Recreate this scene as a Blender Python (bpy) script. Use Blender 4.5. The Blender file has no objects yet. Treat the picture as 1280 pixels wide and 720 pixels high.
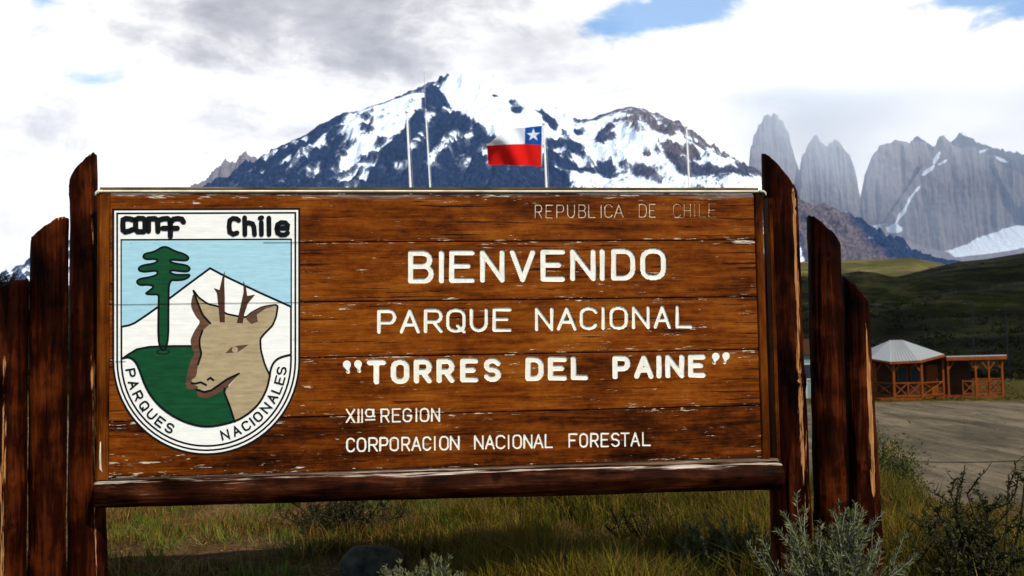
import bpy, bmesh, math, random
import numpy as np
from mathutils import Vector, Matrix
from mathutils.geometry import tessellate_polygon

R = math.radians
scene = bpy.context.scene
COL = scene.collection

# ------------------------------------------------------------------ camera
FPX = 1250.0                       # focal length in pixels of the 1280 px wide photograph
PITCH, ROLL = math.atan2(70, FPX), R(1.0)
CAM = np.array([0.0, 0.0, 1.3])
_F = np.array([0, math.cos(PITCH), math.sin(PITCH)])
_U0 = np.array([0, -math.sin(PITCH), math.cos(PITCH)])
_R0 = np.array([1.0, 0, 0])
_R = _R0 * math.cos(ROLL) - _U0 * math.sin(ROLL)
_U = _R0 * math.sin(ROLL) + _U0 * math.cos(ROLL)
cam_d = bpy.data.cameras.new('camera')
cam_d.sensor_width = 36.0
cam_d.lens = 36.0 * FPX / 1280.0
cam_d.dof.use_dof = True
cam_d.dof.focus_distance, cam_d.dof.aperture_fstop = 4.75, 5.6
cam_d.clip_start, cam_d.clip_end = 0.05, 60000
cam = bpy.data.objects.new('camera', cam_d)
COL.objects.link(cam)
cam.matrix_world = Matrix(((_R[0], _U[0], -_F[0], CAM[0]), (_R[1], _U[1], -_F[1], CAM[1]),
                           (_R[2], _U[2], -_F[2], CAM[2]), (0, 0, 0, 1)))
scene.camera = cam

def ray(px, py):
    return _F + _R * ((px - 640) / FPX) - _U * ((py - 360) / FPX)

def P(px, py, Y):
    """world point seen at a photo pixel, at distance Y ahead"""
    d = ray(px, py)
    return CAM + d * (Y / d[1])

# ------------------------------------------------------------------ sun, sky, exposure
SUN_EL, SUN_AZ = R(44), R(34)      # azimuth: how far to the right of straight behind the camera
SUN_DIR = np.array([math.sin(SUN_AZ) * math.cos(SUN_EL), -math.cos(SUN_AZ) * math.cos(SUN_EL), math.sin(SUN_EL)])
sd = bpy.data.lights.new('sun', 'SUN')
sd.energy, sd.angle, sd.color = 5.0, R(0.55), (1.0, 0.95, 0.87)
sun = bpy.data.objects.new('sun', sd)
COL.objects.link(sun)
sun.rotation_euler = Vector(SUN_DIR).to_track_quat('Z', 'Y').to_euler()
sun.location = (20, -30, 40)

class NT:
    """small helper round a node tree"""
    def __init__(self, tree):
        self.t = tree
    def n(self, typ, ins=None, **props):
        nd = self.t.nodes.new('ShaderNode' + typ)
        for k, v in props.items():
            setattr(nd, k, v)
        for k, v in (ins or {}).items():
            self.put(nd.inputs[k], v)
        return nd
    def put(self, sock, v):
        if isinstance(v, bpy.types.NodeSocket):
            self.t.links.new(v, sock)
        elif isinstance(v, bpy.types.Node):
            self.t.links.new(v.outputs[0], sock)
        else:
            if isinstance(v, (tuple, list)) and len(v) == 3 and len(getattr(sock, 'default_value', v)) == 4:
                v = tuple(v) + (1.0,)
            sock.default_value = v
    def m(self, op, a, b=0.0, c=None, clamp=False):
        nd = self.n('Math', None, operation=op, use_clamp=clamp)
        self.put(nd.inputs[0], a); self.put(nd.inputs[1], b)
        if c is not None:
            self.put(nd.inputs[2], c)
        return nd.outputs[0]
    def vm(self, op, a, b):
        nd = self.n('VectorMath', None, operation=op)
        self.put(nd.inputs[0], a); self.put(nd.inputs[1], b)
        return nd.outputs[0]
    def mix(self, f, a, b, blend='MIX'):
        nd = self.n('Mix', None, data_type='RGBA', blend_type=blend)
        nd.clamp_factor = True
        self.put(nd.inputs[0], f); self.put(nd.inputs[6], a); self.put(nd.inputs[7], b)
        return nd.outputs[2]
    def step(self, v, lo, hi, a=0.0, b=1.0):
        nd = self.n('MapRange', None, interpolation_type='SMOOTHSTEP')
        for i, q in enumerate((v, lo, hi, a, b)):
            self.put(nd.inputs[i], q)
        return nd.outputs[0]
    def ramp(self, f, stops):
        nd = self.n('ValToRGB')
        cr = nd.color_ramp
        while len(cr.elements) < len(stops):
            cr.elements.new(0.5)
        for e, (p, c) in zip(cr.elements, stops):
            e.position = p
            e.color = tuple(c) + (1.0,) if len(c) == 3 else c
        self.put(nd.inputs[0], f)
        return nd.outputs[0]
    def noise(self, vec, scale, detail=4.0, rough=0.55, dist=0.0):
        return self.n('TexNoise', {'Vector': vec, 'Scale': scale, 'Detail': detail, 'Roughness': rough, 'Distortion': dist}).outputs[0]

world = bpy.data.worlds.new('World')
scene.world = world
world.use_nodes = True
wt = NT(world.node_tree)
world.node_tree.nodes.clear()
sky = wt.n('TexSky', sky_type='NISHITA')
sky.sun_disc = False
sky.sun_elevation = SUN_EL
sky.sun_rotation = math.atan2(SUN_DIR[0], SUN_DIR[1])
sky.air_density, sky.dust_density, sky.ozone_density = 1.0, 0.3, 2.0
SKY_STRENGTH = 0.1
tc = wt.n('TexCoord').outputs['Generated']
sep = wt.n('SeparateXYZ', {0: tc})
sx, sy, sz = sep.outputs
azim = wt.m('ARCTAN2', sx, sy)
flat = wt.n('CombineXYZ', {0: sx, 1: sy, 2: wt.m('MULTIPLY', sz, 2.1)}).outputs[0]
n_big = wt.noise(flat, 2.6, 7, 0.52, 0.2)
n_mid = wt.noise(wt.vm('ADD', flat, (3.1, 7.7, 1.3)), 7.5, 9, 0.6, 0.35)
n_fine = wt.noise(wt.vm('ADD', flat, (9.4, 2.7, 5.5)), 19, 8, 0.62, 0.3)
warp = wt.m('ADD', wt.m('MULTIPLY', wt.m('SUBTRACT', n_mid, 0.5), 2.6), wt.m('MULTIPLY', wt.m('SUBTRACT', n_fine, 0.5), 1.6))

def sky_patch(px, py, rx, ry, lo=0.0, hi=0.5, wf=1.0, tilt=0.0):
    """soft ragged patch in the sky, given by its direction and angular radii"""
    d = ray(px, py); d = d / np.linalg.norm(d)
    a0, e0 = math.atan2(d[0], d[1]), d[2]
    da = wt.m('SUBTRACT', azim, a0)
    de = wt.m('SUBTRACT', wt.m('SUBTRACT', sz, e0), wt.m('MULTIPLY', da, tilt))
    q = wt.m('SQRT', wt.m('ADD', wt.m('POWER', wt.m('DIVIDE', da, rx / FPX), 2.0), wt.m('POWER', wt.m('DIVIDE', de, ry / FPX), 2.0)))
    v = wt.m('ADD', wt.m('SUBTRACT', 1.0, q), wt.m('MULTIPLY', warp, wf))
    return wt.step(v, lo, hi)

holes = None
for args in ((842, 12, 128, 40, 0.1, 0.5, 0.5, 0.12), (1222, -14, 62, 28, 0.1, 0.6, 0.5), (118, 100, 85, 26, 0.25, 1.6, 0.9), (52, 2, 34, 30, 0.1, 1.3, 0.9),
             (420, -210, 260, 90, 0.0, 0.6, 0.9), (1500, -150, 300, 110, 0.0, 0.6, 0.9)):
    h = sky_patch(*args)
    h = wt.m('MULTIPLY', h, 0.78)                       # a thin veil stays in the gaps
    holes = h if holes is None else wt.m('MAXIMUM', holes, h)
# broken cover above and beside the picture goes on as in it
# (the cover hangs on the mountains and breaks up overhead and behind, where the sun stands)
clear = wt.m('MAXIMUM', wt.step(sz, 0.34, 0.5), wt.step(sy, 0.45, -0.25))
overhead = wt.m('MULTIPLY', wt.step(wt.m('ADD', n_big, wt.m('MULTIPLY', clear, 0.12)), 0.52, 0.62), clear)
holes = wt.m('MAXIMUM', holes, overhead)
grey = wt.m('MAXIMUM', sky_patch(400, 20, 330, 95, -0.2, 1.1, 0.55), wt.m('MULTIPLY', sky_patch(250, 150, 260, 60, 0.0, 1.2, 0.9), 0.45))
grey = wt.m('MAXIMUM', grey, wt.m('MULTIPLY', sky_patch(640, 60, 170, 60, -0.2, 1.0, 0.5), 0.4))
grey = wt.m('MAXIMUM', grey, wt.m('MULTIPLY', wt.step(sz, 0.33, 0.62), 0.95))
tone = wt.m('ADD', wt.m('MULTIPLY', grey, 0.54), wt.m('MULTIPLY', wt.m('SUBTRACT', n_mid, 0.5), 0.80))
tone = wt.m('ADD', tone, wt.m('MULTIPLY', wt.m('SUBTRACT', n_fine, 0.5), 0.25))
cloud_c = wt.ramp(tone, [(0.0, (1.36, 1.32, 1.26)), (0.14, (1.12, 1.10, 1.06)), (0.4, (0.72, 0.71, 0.71)), (0.8, (0.36, 0.365, 0.39))])
cloud_c = wt.n('VectorMath', {0: cloud_c, 1: (1 / SKY_STRENGTH,) * 3}, operation='MULTIPLY').outputs[0]
sky_c = wt.mix(holes, cloud_c, wt.n('VectorMath', {0: sky.outputs[0], 1: (0.95, 1.6, 1.9)}, operation='MULTIPLY').outputs[0])
bg = wt.n('Background', {'Color': sky_c, 'Strength': SKY_STRENGTH})
wo = wt.n('OutputWorld', {'Surface': bg.outputs[0]})
world.cycles.sampling_method = 'MANUAL'
world.cycles.sample_map_resolution = 512

scene.view_settings.view_transform = 'Standard'
scene.view_settings.look = 'None'
scene.view_settings.gamma = 1.0
scene.view_settings.exposure = 0.0
scene.view_settings.use_curve_mapping = False
scene.render.engine = 'CYCLES'
scene.cycles.use_denoising = True
scene.cycles.max_bounces = 6
scene.cycles.volume_bounces = 2
scene.cycles.transparent_max_bounces = 8

# ------------------------------------------------------------------ helpers
def sm(a, b, x):
    t = np.clip((np.asarray(x, float) - a) / (b - a), 0, 1)
    return t * t * (3 - 2 * t)

def _hash(ix, iy, seed):
    h = (ix.astype(np.int64) * 374761393 + iy.astype(np.int64) * 668265263 + seed * 974634777) & 0xFFFFFFFF
    h = ((h ^ (h >> 13)) * 1274126177) & 0xFFFFFFFF
    h = (h ^ (h >> 16)) & 0xFFFFFFFF
    return h / 4294967295.0

def vn(x, y, seed=0):
    x = np.asarray(x, float); y = np.asarray(y, float)
    ix, iy = np.floor(x), np.floor(y)
    fx, fy = x - ix, y - iy
    fx = fx * fx * fx * (fx * (fx * 6 - 15) + 10); fy = fy * fy * fy * (fy * (fy * 6 - 15) + 10)
    a, b = _hash(ix, iy, seed), _hash(ix + 1, iy, seed)
    c, d = _hash(ix, iy + 1, seed), _hash(ix + 1, iy + 1, seed)
    return (a * (1 - fx) + b * fx) * (1 - fy) + (c * (1 - fx) + d * fx) * fy

def fbm(x, y, seed=0, octv=5, gain=0.5):
    s, a, n = 0.0, 1.0, 0.0
    x = np.asarray(x, float); y = np.asarray(y, float)
    for o in range(octv):
        s = s + a * (vn(x, y, seed + o * 17) - 0.5); n += a
        x, y = x * 2.03 + 11.3, y * 2.03 - 7.1
        a *= gain
    return s / n * 2

def ridged(x, y, seed=0, octv=5, gain=0.55):
    s, a, n = 0.0, 1.0, 0.0
    x = np.asarray(x, float); y = np.asarray(y, float)
    for o in range(octv):
        s = s + a * (1 - np.abs(vn(x, y, seed + o * 29) * 2 - 1)); n += a
        x, y = x * 2.07 + 5.3, y * 2.07 + 3.9
        a *= gain
    return s / n

def obj(name, verts, faces, mat=None, parent=None, smooth=False, loc=None, edges=()):
    me = bpy.data.meshes.new(name)
    if isinstance(verts, np.ndarray):
        verts = verts.tolist()
    if isinstance(faces, np.ndarray):
        faces = faces.tolist()
    me.from_pydata(verts, list(edges), faces)
    if mat:
        me.materials.append(mat)
    if smooth:
        me.polygons.foreach_set('use_smooth', [True] * len(me.polygons))
    me.update()
    o = bpy.data.objects.new(name, me)
    COL.objects.link(o)
    if parent:
        o.parent = parent
    if loc is not None:
        o.location = loc
    return o

def attr(o, name, vals):
    a = o.data.attributes.new(name, 'FLOAT', 'POINT')
    a.data.foreach_set('value', np.asarray(vals, np.float32).ravel())

def vcol(o, name, cols):
    a = o.data.attributes.new(name, 'FLOAT_COLOR', 'POINT')
    c = np.ones((len(cols), 4), np.float32); c[:, :3] = cols
    a.data.foreach_set('color', c.ravel())

def tag(o, label=None, cat=None, group=None, kind=None):
    for k, v in (('label', label), ('category', cat), ('group', group), ('kind', kind)):
        if v:
            o[k] = v
    return o

def empty(name, loc, rz=0.0):
    e = bpy.data.objects.new(name, None)
    COL.objects.link(e)
    e.location = loc
    e.rotation_euler = (0, 0, rz)
    e.empty_display_size = 0.2
    return e

def grid_faces(nu, nv):
    i = np.arange(nu - 1)[:, None] * nv + np.arange(nv - 1)[None, :]
    return np.stack([i, i + nv, i + nv + 1, i + 1], -1).reshape(-1, 4)

class MB:
    """collects simple solids into one mesh"""
    def __init__(self):
        self.v, self.f = [], []
    def add(self, v, f):
        k = len(self.v)
        self.v += [tuple(map(float, p)) for p in v]
        self.f += [tuple(i + k for i in q) for q in f]
        return self
    def box(self, x0, x1, y0, y1, z0, z1):
        return self.add([(x0, y0, z0), (x1, y0, z0), (x1, y1, z0), (x0, y1, z0), (x0, y0, z1), (x1, y0, z1), (x1, y1, z1), (x0, y1, z1)],
                        [(0, 3, 2, 1), (4, 5, 6, 7), (0, 1, 5, 4), (1, 2, 6, 5), (2, 3, 7, 6), (3, 0, 4, 7)])
    def bar(self, a, b, w, h=None):
        a, b = Vector(a), Vector(b)
        h = h or w
        d = (b - a).normalized()
        s = d.cross(Vector((0, 1, 0) if abs(d.y) < 0.9 else (0, 0, 1))).normalized()
        t = s.cross(d)
        v = []
        for p in (a, b):
            for i, j in ((-1, -1), (1, -1), (1, 1), (-1, 1)):
                v.append(p + s * (i * w / 2) + t * (j * h / 2))
        return self.add(v, [(0, 1, 2, 3), (7, 6, 5, 4), (0, 4, 5, 1), (1, 5, 6, 2), (2, 6, 7, 3), (3, 7, 4, 0)])
    def tube(self, pts, rad, n=6, cap=True):
        pts = [Vector(p) for p in pts]
        rad = rad if isinstance(rad, (list, tuple, np.ndarray)) else [rad] * len(pts)
        v, f = [], []
        side = None
        for i, p in enumerate(pts):
            d = (pts[min(i + 1, len(pts) - 1)] - pts[max(i - 1, 0)]).normalized()
            if side is None:
                side = d.cross(Vector((0, 1, 0) if abs(d.y) < 0.8 else (1, 0, 0))).normalized()
            else:
                side = (side - d * side.dot(d)).normalized()
            t = d.cross(side)
            for k in range(n):
                a = 2 * math.pi * k / n
                v.append(p + (side * math.cos(a) + t * math.sin(a)) * rad[i])
        for i in range(len(pts) - 1):
            for k in range(n):
                f.append((i * n + k, i * n + (k + 1) % n, (i + 1) * n + (k + 1) % n, (i + 1) * n + k))
        if cap:
            f.append(tuple(range(n - 1, -1, -1)))
            f.append(tuple(range((len(pts) - 1) * n, len(pts) * n)))
        return self.add(v, f)
    def build(self, name, mat, parent=None, smooth=False, loc=None):
        return obj(name, self.v, self.f, mat, parent, smooth, loc)

def material(name, rough=0.6, spec=0.3):
    spec *= 0.3
    m = bpy.data.materials.new(name)
    m.use_nodes = True
    t = NT(m.node_tree)
    b = m.node_tree.nodes['Principled BSDF']
    b.inputs['Roughness'].default_value = rough
    b.inputs['Specular IOR Level'].default_value = spec
    return m, t, b

def bump(t, b, height, strength=0.3, dist=0.01):
    bn = t.n('Bump', {'Height': height, 'Strength': strength, 'Distance': dist})
    t.put(b.inputs['Normal'], bn.outputs[0])

def simple(name, col, rough=0.6, spec=0.3, var=0.25, scale=20.0, stretch=(1, 1, 1), bmp=0.0):
    m, t, b = material(name, rough, spec)
    co = t.vm('MULTIPLY', t.n('TexCoord').outputs['Object'], stretch)
    nz = t.noise(co, scale, 5, 0.6)
    c1 = tuple(c * (1 - var) for c in col); c2 = tuple(min(1, c * (1 + var)) for c in col)
    t.put(b.inputs['Base Color'], t.ramp(nz, [(0.3, c1), (0.7, c2)]))
    if bmp:
        bump(t, b, nz, bmp, 0.01)
    return m
# ------------------------------------------------------------------ ground and hills
LOT_Z = -2.6
def _crest(tab, Rr):
    az, h = [], []
    for px, py in tab:
        d = ray(px, py)
        az.append(math.atan2(d[0], d[1]))
        h.append(CAM[2] + Rr * d[2] / math.hypot(d[0], d[1]))
    return np.array(az), np.array(h)
HR1, HR2 = 420.0, 1150.0
C1 = _crest([(-300, 372), (-60, 358), (0, 352), (40, 353), (87, 362), (200, 372), (600, 362), (900, 352), (1051, 343), (1072, 339), (1097, 341), (1117, 347),
             (1145, 340), (1174, 333), (1200, 327), (1232, 324), (1280, 316), (1400, 300), (1600, 310)], HR1)
C2 = _crest([(-300, 372), (0, 366), (300, 360), (900, 335), (1000, 326), (1053, 324), (1085, 323), (1139, 321), (1161, 325), (1187, 330), (1300, 340), (1600, 345)], HR2)

def gz(x, y):
    x = np.asarray(x, float); y = np.asarray(y, float)
    r = np.hypot(x, y); th = np.arctan2(x, y)
    edge = 9.0 - 2.4 * sm(0.3, 2.4, x)
    z = LOT_Z * sm(0, 1, (y - edge) / 13.0)
    near = 1 - sm(14, 21, y)
    z = z + near * (0.05 * fbm(x * 0.9, y * 0.9, 3) + 0.02 * fbm(x * 4, y * 4, 9, 3))
    h1 = np.interp(th, *C1); h2 = np.interp(th, *C2)
    front = sm(1.15, 0.8, np.abs(th)) if False else 1 - sm(0.85, 1.25, np.abs(th))
    t1 = np.clip((r - 68) / (HR1 - 68), 0, 1)
    und = (fbm(x / 50, y / 30, 21, 5) * 8.0 + ridged(x / 110, y / 55, 5, 4) * 11.0 - 6) * t1 * (1 - t1) * 2.6
    a1 = LOT_Z + (h1 - LOT_Z) * t1 ** 1.35 + und
    t2 = np.clip((r - HR1) / (HR2 - HR1), 0, 1)
    lo = np.minimum(h1, h2 * 0.4) * 0.7
    a2 = np.where(t2 < 0.35, h1 + (lo - h1) * sm(0, 0.35, t2), lo + (h2 - lo) * np.clip((t2 - 0.35) / 0.65, 0, 1) ** 1.1)
    a2 = a2 + fbm(x / 120, y / 90, 31, 4) * 6 * t2 * (1 - t2) * 3
    t3 = np.clip((r - HR2) / 1500.0, 0, 1)
    a3 = h2 + (-5.0 - h2) * sm(0, 1, t3)
    hz = np.where(r < HR1, a1, np.where(r < HR2, a2, a3))
    z = np.where(r > 68, LOT_Z + (hz - LOT_Z) * front, z)
    back = sm(20, 60, r) * sm(0.0, -10.0, y) if False else 0
    return z

angs = np.unique(np.concatenate([np.linspace(-0.62, 0.62, 300), np.linspace(-math.pi, math.pi, 73)]))
angs = angs[:-1]
rads = np.concatenate([[0.0], np.geomspace(0.6, 60, 74), np.geomspace(63, 1300, 84), np.geomspace(1400, 30000, 16)])
A, Q = np.meshgrid(angs, rads, indexing='ij')
gx, gy = Q * np.sin(A), Q * np.cos(A)
gzv = gz(gx, gy)
na, nr = len(angs), len(rads)
V = np.stack([gx, gy, gzv], -1).reshape(-1, 3)
F = grid_faces(na, nr)
wrap = np.array([[(na - 1) * nr + j, j, j + 1, (na - 1) * nr + j + 1] for j in range(nr - 1)])
F = np.concatenate([F, wrap])[:, ::-1]

m, t, b = material('steppe_ground', 0.95, 0.1)
pos = t.n('NewGeometry').outputs['Position']
n1 = t.noise(pos, 1.6, 6, 0.6)
n2 = t.noise(pos, 9.0, 6, 0.65)
soil = t.ramp(t.m('ADD', t.m('MULTIPLY', n1, 0.6), t.m('MULTIPLY', n2, 0.4)), [(0.35, (0.030, 0.022, 0.010)), (0.5, (0.085, 0.046, 0.018)), (0.62, (0.15, 0.085, 0.038))])
hp = t.vm('MULTIPLY', pos, (0.016, 0.016, 0.13))
h1 = t.noise(hp, 1.0, 9, 0.64, 1.1)
h2 = t.noise(t.vm('MULTIPLY', pos, (0.2, 0.2, 0.6)), 1.0, 7, 0.7)
hh = t.m('ADD', t.m('MULTIPLY', h1, 0.72), t.m('MULTIPLY', h2, 0.28))
grassy = t.ramp(hh, [(0.40, (0.012, 0.010, 0.0018)), (0.47, (0.028, 0.0235, 0.0035)), (0.53, (0.062, 0.050, 0.007)), (0.58, (0.12, 0.085, 0.020)), (0.65, (0.20, 0.135, 0.045))])
dry_far = t.ramp(hh, [(0.38, (0.035, 0.034, 0.007)), (0.5, (0.075, 0.064, 0.014)), (0.62, (0.17, 0.125, 0.045))])
dist = t.n('VectorMath', {0: pos}, operation='LENGTH').outputs['Value']
t.put(b.inputs['Base Color'], t.mix(t.step(dist, 620, 760), t.mix(t.step(dist, 14, 40), soil, grassy), dry_far))
bump(t, b, n2, 0.5, 0.03)
GROUND_MAT = m
ground = tag(obj('ground', V, F, m, smooth=True), kind='structure')

# gravel lot in front of the cabin, a sheet on the flat ground
m, t, b = material('gravel', 0.9, 0.15)
pos = t.n('NewGeometry').outputs['Position']
g1 = t.noise(t.vm('MULTIPLY', pos, (0.34, 0.075, 1)), 1.0, 7, 0.62, 1.2)
g2 = t.noise(pos, 6, 6, 0.7)
trk = t.noise(t.vm('MULTIPLY', t.vm('ADD', pos, (4, 0, 0)), (0.9, 0.16, 1)), 1.0, 6, 0.65, 1.6)
gm = t.m('ADD', t.m('ADD', t.m('MULTIPLY', g1, 0.45), t.m('MULTIPLY', trk, 0.35)), t.m('MULTIPLY', g2, 0.2))
t.put(b.inputs['Base Color'], t.ramp(gm, [(0.40, (0.048, 0.037, 0.022)), (0.48, (0.088, 0.069, 0.042)), (0.57, (0.175, 0.135, 0.085))]))
bump(t, b, g2, 0.4, 0.03)
xs = np.linspace(-30, 62, 60)
near_e = 21.6 + 0.7 * fbm(xs * 0.3, xs * 0, 4) ; far_e = 60.3 + 0.8 * fbm(xs * 0.2, xs * 0 + 5, 8)
v = [(x, a, LOT_Z + 0.006) for x, a in zip(xs, near_e)] + [(x, a, LOT_Z + 0.006) for x, a in zip(xs, far_e)]
f = [(i, i + 1, i + 61, i + 60) for i in range(59)]
tag(obj('gravel_lot', v, f, m), kind='structure')

# ------------------------------------------------------------------ mountains
def seg_field(X, Y, ridge, k, warp=0.0):
    """tent-shaped height round a polyline of 3D crest points"""
    best = np.full(X.shape, -1e9); bd = np.full(X.shape, 1e9)
    for (a, b2) in zip(ridge[:-1], ridge[1:]):
        ax, ay, az_ = a; bx, by, bz = b2
        dx, dy = bx - ax, by - ay
        L = dx * dx + dy * dy + 1e-9
        tt = np.clip(((X - ax) * dx + (Y - ay) * dy) / L, 0, 1)
        d = np.hypot(X - ax - tt * dx, Y - ay - tt * dy)
        h = az_ + tt * (bz - az_) - k * d ** 0.985
        m_ = h > best
        best = np.where(m_, h, best); bd = np.where(m_, d, bd)
    return best, bd

def ridge_pts(tab):
    out, Y = [], tab[0][2]
    for q in tab:
        Y = q[2] if len(q) > 2 else Y
        out.append(tuple(P(q[0], q[1], Y)))
    return out

MAIN = [(-260, 425, 8300), (10, 348, 8700), (40, 325, 8800), (87, 300, 8900), (180, 264, 9050), (250, 241, 9150), (300, 213, 9200), (330, 197), (345, 186), (380, 169), (400, 157),
        (420, 146), (430, 142), (450, 140), (460, 134), (490, 125), (510, 118), (525, 110), (536, 102, 9300), (542, 105), (546, 112, 9350)]
BACK = [(546, 112, 9450), (560, 95, 9800), (575, 87), (590, 83, 10000), (600, 90), (640, 114), (680, 127), (700, 137), (715, 149), (735, 151, 9950), (750, 142, 9750), (770, 136), (790, 133),
        (805, 136), (818, 143, 9650), (823, 158), (840, 166), (860, 175), (890, 186), (915, 198), (930, 208), (936, 214, 9500), (950, 228, 9400), (985, 246), (1003, 250, 9200), (1020, 257), (1030, 253), (1048, 274, 9000),
        (1075, 293), (1110, 309, 8800), (1180, 324, 8600), (1260, 334, 8400), (1400, 350, 8200), (1700, 372, 8000)]
SPURS = [[(541, 105, 9300), (570, 140, 9050), (600, 180, 8800), (640, 225, 8500), (690, 280, 8000), (740, 350, 7400)],
         [(541, 105, 9300), (522, 160, 9080), (497, 215, 8850), (470, 290, 8300), (450, 380, 7500)],
         [(430, 142, 9200), (437, 190, 8980), (452, 240, 8700), (455, 320, 8100)],
         [(380, 169, 9200), (352, 225, 8950), (325, 300, 8400)],
         [(400, 157, 9200), (395, 215, 8950), (385, 290, 8400)],
         [(790, 134, 9700), (765, 180, 9400), (742, 225, 9050), (755, 300, 8400)],
         [(860, 175, 9600), (838, 203, 9380), (850, 245, 9050), (880, 320, 8500)],
         [(700, 138, 9980), (690, 170, 9750), (702, 208, 9400), (715, 260, 8900)],
         [(920, 202, 9500), (905, 228, 9300), (900, 280, 8900)],
         [(1048, 275, 9000), (1060, 300, 8700), (1090, 330, 8300)]]
xs = np.arange(-7600, 6600, 13.5); ys = np.arange(7000, 11600, 13.5)
X, Y = np.meshgrid(xs, ys, indexing='ij')
wx, wy = X + 90 * fbm(X / 420, Y / 420, 41, 4), Y + 90 * fbm(X / 420, Y / 420, 77, 4)
Z = np.full(X.shape, -1e9); Dm = np.full(X.shape, 1e9)
for tab, k in [(MAIN, 0.86), (BACK, 0.80)] + [(s, 1.02) for s in SPURS]:
    crest = k < 1
    h, d = seg_field(X if crest else wx, Y if crest else wy, ridge_pts(tab), k)
    Dm = np.where(h > Z, d, Dm); Z = np.maximum(Z, h)
amp = np.clip(Dm / 260, 0.10, 1.0)
Z = Z + amp * ((ridged(X / 330, Y / 330, 7, 5) - 0.62) * 260 + fbm(X / 120, Y / 90, 19, 4) * 70) + amp * ((ridged(X / 130, Y / 130, 57, 4) - 0.6) * 85 + (ridged(X / 48, Y / 48, 59, 3) - 0.6) * 26) + 6 * fbm(X / 40, Y / 40, 55, 3)
edge_f = sm(7000, 7700, Y) * sm(-7600, -7000, X) * (1 - sm(6000, 6600, X))
Z = np.maximum(Z, -60) * edge_f - 60 * (1 - edge_f)

# where the snow lies: patches on the mountain in metres across and up
def on_mtn(px, py, Yd=9250):
    p = P(px, py, Yd)
    return p[0], p[2]
S = np.full(X.shape, 0.45)
PXM = 9250 / FPX
def patch(px, py, rx, ry, val, tilt=0.0, soft=1.0):
    global S
    cx, cz = on_mtn(px, py)
    dx, dz = X - cx, Z - cz
    c, s = math.cos(R(tilt)), math.sin(R(tilt))
    u, w = dx * c + dz * s, -dx * s + dz * c
    q = (u / (rx * PXM)) ** 2 + (w / (ry * PXM)) ** 2
    S = S + val * np.exp(-q ** 1.4 * 0.9)
def poly_patch(pts, val, soft=9.0):
    """fills a polygon given in metres across / up with a soft edge"""
    global S
    q = [on_mtn(*p) for p in pts]
    inside = np.zeros(X.shape, bool); dmin = np.full(X.shape, 1e9)
    for (ax, ay), (bx, by) in zip(q, q[1:] + q[:1]):
        cond = ((ay > Z) != (by > Z))
        with np.errstate(divide='ignore', invalid='ignore'):
            xi = (bx - ax) * (Z - ay) / (by - ay + 1e-12) + ax
        inside ^= cond & (X < xi)
        dx, dy = bx - ax, by - ay
        tt = np.clip(((X - ax) * dx + (Z - ay) * dy) / (dx * dx + dy * dy), 0, 1)
        dmin = np.minimum(dmin, np.hypot(X - ax - tt * dx, Z - ay - tt * dy))
    sdist = np.where(inside, dmin, -dmin)
    S = S + val * sm(-soft * PXM / 2, soft * PXM / 2, sdist)
# dark left slopes, crossed by slanting snow strips
poly_patch([(230, 262), (300, 205), (432, 140), (452, 245), (440, 300), (200, 320)], -0.42)
poly_patch([(330, 200), (386, 172), (392, 178), (345, 212)], 0.62, 6)
poly_patch([(412, 172), (418, 186), (396, 226), (384, 232), (392, 200)], 0.66, 6)
poly_patch([(380, 206), (388, 204), (374, 220), (368, 218)], 0.55, 5)
poly_patch([(336, 236), (345, 222), (372, 226), (362, 236)], 0.5, 5)
poly_patch([(400, 234), (412, 222), (425, 222), (422, 238)], 0.45, 5)
# snow bowl under the west ridge
poly_patch([(428, 146), (470, 133), (528, 118), (534, 140), (515, 180), (492, 232), (440, 238), (438, 190), (428, 165)], 0.34)
patch(470, 170, 7, 22, -0.5, 12); patch(447, 200, 8, 20, -0.45, 20); patch(490, 205, 8, 14, -0.35); patch(478, 225, 18, 6, -0.5); patch(505, 225, 12, 8, -0.4)
# dark pyramid below the summit
poly_patch([(541, 98), (552, 118), (575, 150), (603, 178), (625, 196), (700, 245), (715, 300), (470, 300), (490, 235), (512, 185), (530, 140)], -0.58, 7)
patch(561, 148, 8, 9, 0.8); patch(568, 200, 9, 24, 0.85, -25); patch(591, 192, 6, 14, 0.8); patch(612, 215, 7, 18, 0.75, 12); patch(540, 160, 8, 18, 0.7, -15); patch(533, 200, 7, 18, 0.7, -20); patch(553, 225, 8, 12, 0.7); patch(588, 228, 8, 8, .7); patch(640, 228, 14, 5, .7); patch(520, 232, 10, 7, .7)
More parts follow.
